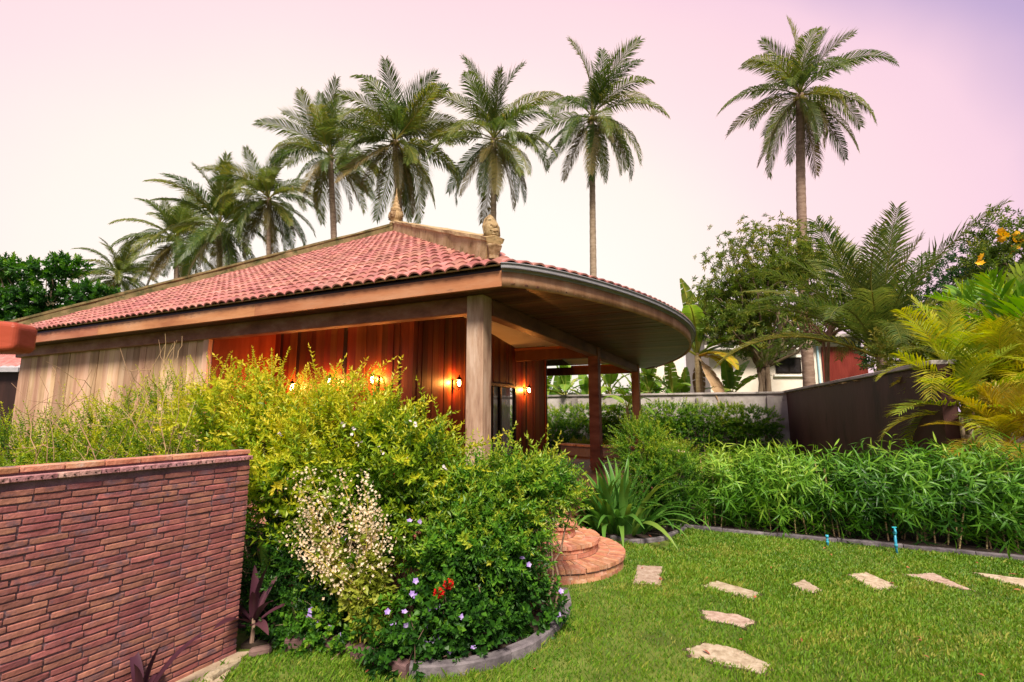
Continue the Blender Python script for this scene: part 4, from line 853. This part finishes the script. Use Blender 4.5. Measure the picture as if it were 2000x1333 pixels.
youngpalm(1925,740,8.9,1.3,20,'bright yellow areca palm in the middle of the areca thicket',65,'l_areca','areca_palm',(86,0),.15,.42,wl=.04,trunk=.03,t0=.75,droop=70,sp=.55,npair=24,trm='culm')
youngpalm(2010,740,8.4,1.3,20,'yellow areca palm cut by the photo edge under the fishtail palm',66,'l_areca','areca_palm',(86,0),.15,.42,wl=.04,trunk=.03,t0=.7,droop=70,sp=.55,npair=24,trm='culm')
def canes(px, py, Y, n, tops, label):
    f = G(px, 805+950*1.9/Y); e = empty('palm_canes', (f[0], Y, 0), label=label, category='palm canes')
    for k in range(n):
        x = (k-(n-1)/2)*.13; b = B(); b.tube([[x*.6,0,-.03],[x,.02,tops*.5],[x*1.25,0,tops]], [.028,.024,.018], 8); obj('cane', b, MT['culm'], e, True)
canes(1880,0,8.3,5,1.9,'slender ringed canes holding up the yellow areca palm'); canes(1850,0,8.6,3,2.85,'thin canes of the upper areca palm behind the brown wall end'); canes(1970,0,7.7,4,1.45,'short canes under the golden-orange areca palm'); canes(1965,0,8.6,4,2.3,'canes between the yellow and the orange areca palms')
def fanpalm(px, py, Y, L_, n, label, seed):
    c = AT(px, py, Y); r = np.random.default_rng(seed); e = empty('fishtail_palm', (c[0], Y, 0), label=label, category='palm tree')
    b = B(); b.tube([[0,0,-.05],[.03,0,c[2]*.5],[0,0,c[2]]], [.06,.05,.04], 8); obj('trunk', b, MT['palmb'], e, True)
    ms = []
    for i in range(3):
        b = B(); b.tube([[0,0,0],[.25,0,.35],[.55,0,.55]], .012, 5)
        for k in range(9):
            a = R(-75+150*k/8); d = np.array([math.cos(a)*.8, math.sin(a), .35+.25*r.random()]); leaf_geo(b, np.array([.5+.05*abs(k-4)*-.5,0,.52]), d, np.array([-.3,0,1.]), L_*r.uniform(.75,1.05), L_*.17, .45+r.normal(0,.12), .2, .3, seg=5)
        me = b.mesh('leaf', True); me.materials.append(MT['l_hedge']); ms.append(me)
    for k in range(n): o = obj('leaf', ms[k % 3], None, e, loc=(0,0,c[2]-.3*(k/n))); o.rotation_euler = (r.normal(0,.2), -.5+1.2*k/n, k*2.4); 
youngpalm(1985,640,8.6,1.25,12,'fishtail palm with broad pleated green leaflets at the photo edge',71,'l_hedge','fishtail_palm',(84,15),.1,.62,wl=.13,trunk=.05,t0=.62,droop=50,sp=.9,npair=9)
youngpalm(1890,610,9.8,.9,9,'smaller fishtail palm behind the areca fronds',72,'l_hedge','fishtail_palm',(82,10),.1,.5,wl=.11,trunk=.04,t0=.6,droop=55,sp=.9,npair=8)
# ================================================================== SHRUBS
def shrub(name, label, foot, lobpx, n, tm, m, seed, stems=10, stem_r=.014, cat='shrub', group=None, barkm='bark', shoots=0, shoot_t=None, foot_sp=.3, **kw):
    lobes = []
    for px, py, Y, rx, rz, *ry in lobpx: c = AT(px, py, Y); k = Y/F_PX; lobes.append((*c, rx*k, (ry[0] if ry else .8*rx*k), rz*k))
    f = np.array([foot[0], foot[1], 0.0]); e = empty(name, f, label=label, category=cat, group=group); r = np.random.default_rng(seed)
    L0 = [(l[0]-f[0], l[1]-f[1], l[2], *l[3:]) for l in lobes]
    if stems:
        b = B()
        for k in range(stems):
            l = L0[k % len(L0)]; q = np.array(l[:3]) + r.normal(0,.35,3)*np.array(l[3:]); p = np.array([l[0]*.55+r.normal(0,foot_sp), l[1]*.55+r.normal(0,foot_sp*.4), -.02])
            pa = branch_path(p, q, seed+k, 8, .12); b.tube(pa, np.linspace(stem_r, stem_r*.4, 8), 5, cap=False)
            for w in range(3): q2 = pa[4+w] + unit(r.normal(size=3)+[0,0,.6])*r.uniform(.2,.5); b.tube(branch_path(pa[4+w], q2, seed+40*w+k, 4, .1), np.linspace(stem_r*.5,.003,4), 4, cap=False)
        obj('stem', b, MT[barkm], e, True)
    arch = kw.pop('arch', None); fo = foliage(L0, n, tm, seed+3, **kw)
    if arch:
        k_, tma = arch; P, N, rho = lobes_pts(L0, k_, seed+50, .8, amp=.2); zr = (P[:,2]-P[:,2].min())/np.ptp(P[:,2])
        fo.inst(tma, P-N*.12, N*.8+r.normal(0,.35,(k_,3))+np.array([0,0,.9]), r.uniform(0,6.28,k_), r.uniform(.55,1.15,k_), np.clip(kw.get('base',.5)+.1+kw.get('hyoung',.3)*(zr-.5)+r.normal(0,.1,k_),0,1))
    if shoots:
        tops = sorted(L0, key=lambda l: -(l[2]+l[5]))[:max(3, len(L0)//2)]
        O, D = [], []
        for k in range(shoots):
            l = tops[k % len(tops)]; a = r.uniform(0,6.28); h = r.uniform(.0,.75); O.append([l[0]+l[3]*h*math.cos(a), l[1]+l[4]*h*math.sin(a), l[2]+l[5]*.88*math.sqrt(1-h*h)]); D.append([math.cos(a)*.45+r.normal(0,.25), math.sin(a)*.3, 1])
        fo.inst(shoot_t, np.array(O), np.array(D), r.uniform(0,6.28,shoots), r.uniform(.3,.95,shoots), np.clip(r.normal(kw.get('base',.5)+.3,.1,shoots),0,1))
    obj('foliage', fo, MT[m], e); return e, L0
dur = [sprig(900+i, 18, .29, .068, .031, 60, True, .3, .35) for i in range(4)]; shoot = sprig(909, 38, .62, .062, .026, 62, True, .12, .25, stem=.004)
archd = sprig(913, 30, .50, .07, .031, 62, True, .7, .25, stem=.003); archf = sprig(914, 36, .48, .045, .019, 60, True, .6, .25, stem=.003)
fine = [sprig(920+i, 22, .27, .040, .018, 58, True, .25, .3) for i in range(4)]
golden, gl = shrub('golden_shrub', 'straggly yellow-green shrub growing behind the brick wall', (-4.6,6.3), [(20,960,6.0,120,110),(110,935,6.3,120,110),(215,900,6.3,110,115),(320,850,6.2,100,100),(410,850,5.8,95,110),(200,940,5.7,170,90),(360,930,5.5,120,90)], 2100, fine, 'l_gold', 81, 26, .012, arch=(190, archf), base=.52, hyoung=.5, rnd=.7, up=.7, shoots=44, shoot_t=sprig(929, 30, .5, .036, .016, 60, True, .1, .2, stem=.004), shell=.35, amp=.3, cl=.3, size=(.85,1.3))
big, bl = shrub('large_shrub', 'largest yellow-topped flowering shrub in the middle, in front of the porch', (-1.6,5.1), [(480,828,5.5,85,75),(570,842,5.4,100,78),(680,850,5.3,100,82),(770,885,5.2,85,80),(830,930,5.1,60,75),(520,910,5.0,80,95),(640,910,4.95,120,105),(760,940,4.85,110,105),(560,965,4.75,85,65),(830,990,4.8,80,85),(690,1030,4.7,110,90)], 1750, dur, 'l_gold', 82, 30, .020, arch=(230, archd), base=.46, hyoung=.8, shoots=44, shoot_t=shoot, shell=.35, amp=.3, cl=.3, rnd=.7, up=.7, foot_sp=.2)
fw = flowermesh(.017, 5, .5, 'f_white', 3, .9)
for px, py in ((540,1000),(545,848),(668,832),(700,862),(612,868),(748,880),(805,825),(870,915),(690,840),(640,1000),(792,900)):
    for k in range(3): o = obj('blossom', fw, None, big, loc=AT(px+rng.normal(0,5), py+rng.normal(0,5), 4.35)-np.array(big.location)+[0,.0,0]); o.rotation_euler = rng.uniform(-1.4,1.4,3)
shrub('green_shrub', 'glossy green shrub spilling round the pale corner post towards the brick steps', (.05,4.75), [(905,1000,4.75,65,75),(985,975,4.95,75,58),(1045,960,5.1,58,45),(1092,955,5.15,36,32),(965,1050,4.8,85,70),(910,1075,4.55,85,75),(960,1120,4.65,65,60),(1005,1040,4.9,42,55)], 1300, dur, 'l_green', 83, 22, .016, arch=(130, archd), base=.42, hyoung=.55, shell=.35, amp=.28, cl=.3, size=(.75,1.05), foot_sp=.12, rnd=.7)
shrub('vine_tangle', 'dark leafy tangle in the shaded corner behind the purple cordyline', (-1.9,4.9), [(520,1060,4.9,50,130),(590,1130,4.8,70,110),(500,1180,4.75,40,90),(560,1230,4.6,90,40),(680,1200,4.5,70,70)], 800, fine, 'l_green', 84, 16, .022, base=.25, hyoung=.2, shell=.25, amp=.3, foot_sp=.12)
# violet ground cover
rnd_ = [sprig(940+i, 10, .14, .062, .046, 70, True, .1, .2, bend=.1) for i in range(3)]
fp = flowermesh(.026, 5, .35, 'f_purple', 5, 1.0)
vio, vl = shrub('violet_flower_plant', 'round-leaved plant dotted with violet flowers at the front of the bed', (-.65,4.2), [(830,1230,4.2,85,70),(795,1290,4.02,60,32),(780,1275,4.1,55,32),(905,1245,4.2,70,60),(860,1140,4.35,60,60),(960,1230,4.35,60,60),(1040,1200,4.6,60,45)], 620, rnd_, 'l_green', 85, 6, .006, cat='flowering plant', base=.40, hyoung=.2, shell=.4, amp=.2, size=(.8,1.2))
for px, py in ((812,1165),(790,1195),(840,1188),(793,1222),(805,1160),(855,1185),(860,1245),(837,1265),(845,1250),(862,1250),(832,1258),(808,1265),(776,1275),(878,1272),(750,1290),(836,1222),(768,1218),(757,1195),(900,1205),(812,1135),(873,1295),(843,1285),(925,1265),(1020,1090),(1033,1103),(1055,1240),(1091,1200),(1096,1155),(820,1020),(672,1052),(800,1017)):
    Yf = 4.02 if py > 1110 and px < 960 else (4.45 if py > 1040 and px > 960 else 4.2); o = obj('flower', fp, None, vio, loc=AT(px, py, Yf)-np.array(vio.location)); o.rotation_euler = (R(60)+rng.normal(0,.3), rng.normal(0,.3), rng.normal(0,.4))
vio2, _ = shrub('violet_flower_plant', 'small violet-flowered plant below the cream flower sprays by the log edging', (-1.75,4.45), [(620,1225,4.4,60,35),(680,1245,4.35,50,30),(560,1240,4.45,45,28)], 200, rnd_, 'l_green', 86, 4, .006, cat='flowering plant', base=.3, hyoung=.2, shell=.3, size=(.7,1.0))
for px, py in ((607,1192),(604,1204),(616,1214),(643,1227),(663,1242)): o = obj('flower', fp, None, vio2, loc=AT(px, py, 4.22)-np.array(vio2.location)); o.rotation_euler = (R(60), rng.normal(0,.3), rng.normal(0,.4))
# red ixora heads
ix = empty('ixora_plant', (G(870,1290)[0], 4.2, 0), label='leggy plant with two bright red ball-shaped flower heads', category='flowering plant')
for px, py in ((876,1142),(857,1158)):
    c = AT(px, py, 4.0)-np.array(ix.location); b = B(); r = np.random.default_rng(px)
    for k in range(150): d = unit(r.normal(size=3)*[1,1,.8]+[0,-.2,.2]); leaf_geo(b, c+d*.020*(1+.5*r.random()), d+r.normal(0,.5,3), r.normal(size=3), .020, .016, r.random(), .1)
    obj('flower_head', b, MT['f_red'], ix); b = B(); b.tube(branch_path([0,0,0], c, px, 6, .08), .004, 5); obj('stem', b, MT['bark'], ix)
    b = B(); b.inst(dur[0], np.array([c-[0,0,.08],c-[0,0,.16]]), np.array([[0,-.3,1],[.3,-.2,1.]]), np.array([0,1.]), np.array([.7,.8]), np.array([.4,.35])); obj('leaves', b, MT['l_green'], ix, kind='stuff')
# cream flower sprays
cf = empty('cream_flower_plant', (G(720,1270)[0], 4.22, 0), label='yellow-stemmed plant with sprays of tiny cream flowers leaning before the large shrub', category='flowering plant')
r = np.random.default_rng(8); o0 = np.array(cf.location)
for k in range(24):
    tip = AT(r.uniform(565,760), r.uniform(920,1075), r.uniform(4.05,4.35))-o0; base_ = AT(r.uniform(690,765), r.uniform(1180,1265), 4.2)-o0
    pa = branch_path(base_, tip, 60+k, 9, .05); b = B(); b.tube(pa, np.linspace(.006,.002,9), 5); obj('stem', b, MT['ystem'], cf)
    fb = B(); n = 95; u = r.uniform(.5,1.02,n); sp_ = np.stack([np.interp(u, np.linspace(0,1,9), pa[:,j]) for j in range(3)], -1) + r.normal(0,1,(n,3))*(.022+.04*(1-np.abs(u-.75)*2))[:,None]
    tm = B(); 
    for q in range(4): a = q*1.57; leaf_geo(tm, np.zeros(3), np.array([math.cos(a), math.sin(a), .4]), np.array([0,0,1.]), .013, .013, .5)
    fb.inst(fin(tm), sp_, r.normal(size=(n,3))+[0,-.8,.5], r.uniform(0,6,n), r.uniform(.7,1.2,n), r.uniform(.1,.95,n)); obj('flower_spray', fb, MT['f_cream'], cf, kind='stuff')
    lb = B(); n = 30; u = r.uniform(0,.65,n); lp_ = np.stack([np.interp(u, np.linspace(0,1,9), pa[:,j]) for j in range(3)], -1)
    lt = B(); leaf_geo(lt, np.zeros(3), np.array([0,0,1.]), np.array([1.,0,0]), .085, .05, .5, .35, .2, seg=3); leaf_geo(lt, np.array([0,0,.03]), np.array([.5,.5,.6]), np.array([1.,0,.3]), .05, .03, .5); leaf_geo(lt, np.array([0,0,.03]), np.array([-.5,-.5,.6]), np.array([1.,0,.3]), .05, .03, .5)
    lb.inst(fin(lt), lp_, r.normal(size=(n,3))+[0,-.4,.0], r.uniform(0,6,n), r.uniform(.7,1.25,n), r.uniform(.15,.9,n)); obj('leaves', lb, MT['l_lime'], cf, kind='stuff')
# bare dry twigs over the golden shrub
dt_ = empty('dry_twig_bush', (-4.4,5.2,0), label='bare dry twigs arching above the straggly yellow shrub and brick wall', category='shrub'); r = np.random.default_rng(77)
for k in range(20):
    p = AT(r.uniform(20,420), 960, r.uniform(4.9,5.6)); p[2] = 0; tip = AT(r.uniform(0,430), r.uniform(660,830), r.uniform(4.8,5.6)); mid = (p+tip)/2+r.normal(0,.18,3); b = B()
    pa = np.concatenate([branch_path(p, mid, 300+k, 5, .05), branch_path(mid, tip, 340+k, 6, .07)[1:]])-np.array(dt_.location); b.tube(pa, np.linspace(.006,.002,len(pa)), 5)
    for w in range(3): i = int(r.integers(4,9)); b.tube(branch_path(pa[i], pa[i]+unit(r.normal(size=3)+[0,0,.5])*r.uniform(.2,.5), 380+k*3+w, 5, .15), np.linspace(.004,.0015,5), 4)
    obj('twig', b, MT['twig'], dt_)
# ================================================================== CORDYLINES, LILIES
def strapplant(name, label, foot, n, L_, w, el, m, seed, cat='plant', seg=8, droop=70, fold=.25, spread=.05, z0=0, t0=.5, profile=.75, group=None):
    e = empty(name, (foot[0], foot[1], 0), label=label, category=cat, group=group); r = np.random.default_rng(seed); ms = []
    for i in range(6):
        b = B(); S = np.linspace(0,1,seg+1); a = np.radians(el[0]+(el[1]-el[0])*i/5 - droop*(.3+.7*i/5)*S**1.3); P = np.concatenate([[[0,0,0]], np.cumsum(np.stack([np.cos(a), 0*a, np.sin(a)], -1)*L_/seg, 0)[:-1]])
        ww = w*.5*np.clip(np.sin(np.pi*np.clip(S*.97+.03,0,1)**profile)**.7, .03, 1); up = np.stack([-np.sin(a), 0*a, np.cos(a)], -1); sd_ = np.array([0,1.,0])
        G_ = np.stack([P+sd_*ww[:,None]+up*(fold*ww)[:,None], P, P-sd_*ww[:,None]+up*(fold*ww)[:,None]], 1); b.grid(G_, t0+r.normal(0,.1)+.12*np.repeat(S,3)); me = b.mesh('leaf', True); me.materials.append(MT[m]); ms.append(me)
    for k in range(n):
        u = (k+.5)/n; a = k*2.39996; o = obj('leaf', ms[min(5,int(u*6))], None, e, loc=(math.cos(a)*spread*u**.5, math.sin(a)*spread*u**.5, z0*(1-.35*u)-.01)); o.rotation_euler = (r.normal(0,.12), r.normal(0,.08), a+r.normal(0,.2)); s_ = r.uniform(.75,1.1); o.scale = (s_,)*3
    if z0: b = B(); b.tube([[0,0,-.02],[.01,0,z0*.6],[0,0,z0]], [.02,.016,.012], 7); obj('stalk', b, MT['bark'], e)
    return e
c = G(488,1262); strapplant('cordyline', 'dark purple cordyline at the end of the brick wall', (c[0]+.02,c[1]-.02), 13, .42, .085, (85,5), 'l_ti', 91, z0=.26)
c = G(262,1392); strapplant('cordyline', 'purple cordyline tips rising at the bottom of the brick wall', (c[0]+.03,c[1]), 8, .42, .075, (85,25), 'l_ti', 92, z0=.10)
c = G(512,1245); strapplant('ginger_plant', 'tall green blade leaves beside the end of the brick wall', (c[0]-.12,c[1]+.35), 7, .75, .10, (86,55), 'l_lily', 93, z0=.35, droop=30)
c = G(590,1230); strapplant('ginger_plant', 'single drooping broad green leaf plant among the woody stems', (c[0],c[1]+.1), 4, .45, .10, (70,-10), 'l_lily', 94, z0=.45, droop=60)
c = G(1215,1045); strapplant('crinum_lily', 'big dark strap-leaved lily clump behind the brick steps', (c[0]+.05,c[1]+.25), 90, 1.2, .115, (86,50), 'l_lily', 95, spread=.42, droop=120, profile=.5)
c = G(1170,1045); strapplant('crinum_lily', 'strap-leaved lily leaning against the brick steps', (c[0]+.1,c[1]+.3), 55, 1.05, .10, (86,50), 'l_lily', 96, spread=.3, droop=120, profile=.5)
c = G(1325,1035); strapplant('spider_lily', 'smaller narrow-leaved lily at the start of the bamboo hedge', (c[0],c[1]+.3), 50, .9, .06, (84,40), 'l_lily', 97, spread=.22, droop=110, profile=.5, t0=.6)
shrub('box_shrub', 'bright rounded small-leaved shrub behind the strap-leaved lilies', (2.6,8.7), [(1262,885,8.9,40,55),(1310,940,8.6,50,55),(1275,960,8.6,45,45),(1240,870,9.2,28,38)], 1000, fine, 'l_hedge', 98, 8, .012, base=.5, hyoung=.4, shell=.45, size=(.9,1.4))
shrub('wall_top_bush', 'mixed leafy bush behind the brown wall under the young coconut palm', (9.6,11.6), [(1770,700,12.2,60,50),(1840,680,11.8,70,70),(1920,690,11.2,80,90),(1990,720,10.8,70,110)], 900, [sprig(990+i, 16, .3, .11, .045, 60, False, .2, .3) for i in range(3)], 'l_tree', 99, 8, .02, base=.6, hyoung=.3, shell=.35, size=(.9,1.3))
# ================================================================== CLIPPED REAR HEDGE
hed = [sprig(960+i, 14, .22, .085, .04, 60, True, .15, .3) for i in range(3)]
for k, (u0, u1, z, lab) in enumerate(((-7.0,-3.6,2.12,'clipped hedge section at the porch wall corner'),(-3.6,-.7,2.15,'clipped hedge section seen between the rear porch posts'),(-.7,2.0,2.15,'clipped hedge section right of the far porch post'),(2.0,4.6,2.05,'clipped hedge section ending at the wall pier'))):
    lob = []
    for u in np.linspace(u0+.3, u1-.3, 6):
        q = house_pt(u, 15.9+rng.normal(0,.08)); lob += [(q[0],q[1],z-.45+rng.normal(0,.05),.55,.45,.5),(q[0],q[1],z*.42,.5,.45,.7)]
    f = house_pt((u0+u1)/2, 15.9); e = empty('clipped_hedge', (f[0],f[1],0), label=lab, category='hedge', group='clipped hedge in front of the rear wall'); L0 = [(l[0]-f[0], l[1]-f[1], *l[2:]) for l in lob]
    obj('foliage', foliage(L0, 1150, hed, 600+k, base=.42, hyoung=.55, shell=.55, amp=.12, size=(.9,1.3), cl=.2), MT['l_hedge'], e); b = B()
    for j in range(12): x = L0[int(rng.integers(0,len(L0)))]; b.tube(branch_path([x[0]+rng.normal(0,.2), x[1], -.02], [x[0]+rng.normal(0,.2), x[1], z*.7], j, 5, .08), np.linspace(.025,.01,5), 5)
    obj('stem', b, MT['bark'], e)
for k, (u, v, lab) in enumerate(((-1.9,14.9,'low red-tinged border plants below the clipped hedge'),(0.4,15.0,'low border plants behind the far porch post'))):
    q = house_pt(u, v); e = empty('border_plant', (q[0],q[1],0), label=lab, category='plant'); obj('foliage', foliage([(x, 0, .35, .5, .3, .35) for x in (-1.2,-.5,.2,.9)], 350, hed, 640+k, base=.5, hyoung=.4, shell=.3, size=(.8,1.2)), MT['l_lime'], e)
# ================================================================== BAMBOO HEDGE
bam = []
for i in range(4):
    b = B(); r = np.random.default_rng(980+i); b.tube([[0,0,0],[.02,0,.15],[.05,0,.30]], [.003,.0025,.0012], 3, .7, cap=False)
    for k in range(10):
        u = (k+1)/10; a = k*2.6+r.normal(0,.3); g = R(70-25*u+r.normal(0,10)); d = np.array([math.cos(a)*math.sin(g), math.sin(a)*math.sin(g), math.cos(g)]); leaf_geo(b, np.array([.05*u*u,0,.3*u]), d, np.array([0,0,1.]), .17*r.uniform(.75,1.15), .021, .5+.2*(u-.5)+r.normal(0,.08), .35, .15, seg=3)
    bam.append(fin(b))
names = ['bamboo clump next to the spider lily','bamboo clump left of the short blue pipe','bamboo clump behind the short blue pipe','bamboo clump behind the upright blue tap','bamboo clump right of the upright blue tap','bamboo clump under the golden areca at the photo edge']
for k in range(6):
    u0 = 2.75+k*.93; f = house_pt(u0+.45, 3.05); e = empty('bamboo_clump', (f[0],f[1],0), label=names[k], category='bamboo', group='bamboo hedge clumps'); L0 = []
    r = np.random.default_rng(400+k)
    for j in range(5):
        q = house_pt(u0+.1+.2*j, 3.05+r.normal(0,.08))-f; top = 1.06+.08*math.sin(u0*2+j)+.03*k; L0 += [(q[0],q[1],top-.38,.32,.38,.42),(q[0],q[1]-.05,.62,.30,.38,.38)]
    obj('foliage', foliage(L0, 500, bam, 700+k, up=.15, rnd=.7, base=.36, hyoung=.5, shell=.2, amp=.3, size=(.85,1.3), cl=.3), MT['l_bamb'], e)
    for j in range(13):
        x = house_pt(u0+r.uniform(0,.93), 2.72+r.uniform(0,.45))-f; h = r.uniform(.5,1.25); nseg = int(h/.045); zz = np.repeat(np.linspace(0,h,nseg+1),3)[1:-1]; rad = np.tile([.011,.0135,.011],nseg+1)[1:-1]; zz = zz+np.tile([-.004,0,.004],nseg+1)[1:-1]
        P = np.stack([x[0]+zz*r.normal(0,.08), x[1]+zz*r.normal(0,.05), zz-.02], -1); b = B(); b.tube(P, rad*r.uniform(.8,1.2), 6); obj('culm', b, MT['culm'], e, True)
# ================================================================== GRASS
r = np.random.default_rng(5); N = 460000
XY = np.stack([r.uniform(-2.5, 8.2, N), r.uniform(2.75, 9.3, N)], -1)
def inpoly(P, poly):
    poly = np.asarray(poly); x, y = P[:,0], P[:,1]; c = np.zeros(len(P), bool); j = len(poly)-1
    for i in range(len(poly)):
        a, bb = poly[i], poly[j]; k = (a[1] > y) != (bb[1] > y); c ^= k & (x < (bb[0]-a[0])*(y-a[1])/(bb[1]-a[1]+1e-12)+a[0]); j = i
    return c
rel = XY-np.array([-.49,7.16]); vv = rel[:,0]*.4226+rel[:,1]*.9063; uu = rel[:,0]*.9063-rel[:,1]*.4226
keep = ~inpoly(XY, bed_poly) & (np.hypot(XY[:,0]-.50, XY[:,1]-6.66) > .94) & (vv < 2.54) & ~((uu < 1.4) & (vv > -.25)) & (np.abs(XY[:,0]) < 1.16*XY[:,1]+.4)
keep &= ~((uu < 2.4) & (vv > 1.2)) & ((XY - we) @ np.array([.9063,-.4226]) > .10)
for pp in stone_polys:
    c = pp.mean(0); keep &= ~inpoly(XY, c+(pp-c)*.90)
patch = .6*wob(np.c_[XY, np.zeros(N)], 3, .55, 1.0)+.55*wob(np.c_[XY, np.zeros(N)], 4, 4.0, 1.0); keep &= r.random(N) < (.80+.25*patch)
XY = XY[keep]; n = len(XY); patch = patch[keep]
dist = np.linalg.norm(XY, axis=1); hgt = r.uniform(.020,.046,n)*(1+.3*patch); tall = r.random(n) < .03; hgt[tall] *= 1.6
a = r.uniform(0,6.28,n); lean = r.uniform(.2,1.0,n)*hgt; w = r.uniform(.0020,.0042,n)*np.clip(dist/4.5,.9,1.7)
wv = np.stack([-np.sin(a)*w, np.cos(a)*w, 0*a], -1); P0 = np.c_[XY, np.full(n,-.008)]; P1 = P0 + np.stack([np.cos(a)*lean*.35, np.sin(a)*lean*.35, hgt*.62], -1); P2 = P0 + np.stack([np.cos(a)*lean, np.sin(a)*lean, hgt], -1)
V = np.stack([P0-wv, P0+wv, P1+wv*.8, P2], 1).reshape(-1,3); i = (np.arange(n)*4)[:,None]
b = B(); t = np.clip(.44+.30*patch+r.normal(0,.20,n),0,1); t[r.random(n) < .05] = 1.0; dry = wob(np.c_[XY, np.zeros(n)], 11, 1.4, 1.0) > .45; t[dry & (r.random(n) < .30)] = .95
b.add(V, [np.concatenate([i+[0,1,2], i+[0,2,3]])], np.repeat(t,4)); obj('grass', b, MT['l_grass'], kind='stuff', label='short green turf grass across the lawn', category='grass')
b = B(); r = np.random.default_rng(15)
for k in range(70):
    p = np.array([r.uniform(-1.5,7), r.uniform(3.4,8), .028]); q = p[:2]-np.array([-.49,7.16])
    if inpoly(p[None,:2], bed_poly)[0] or np.hypot(p[0]-.5,p[1]-6.66) < 1.0 or q @ np.array([.4226,.9063]) > 2.5: continue
    leaf_geo(b, p, np.append(r.normal(size=2), .25), np.array([r.normal(0,.3),r.normal(0,.3),1.]), r.uniform(.03,.075), r.uniform(.018,.035), r.random(), .3, .2, seg=3)
obj('fallen_leaves', b, mat('fallen_leaf', [(.22,.06,.03),(.36,.14,.06)], 20, rough=.7), kind='stuff', label='scattered red-brown fallen leaves on the lawn', category='leaves')
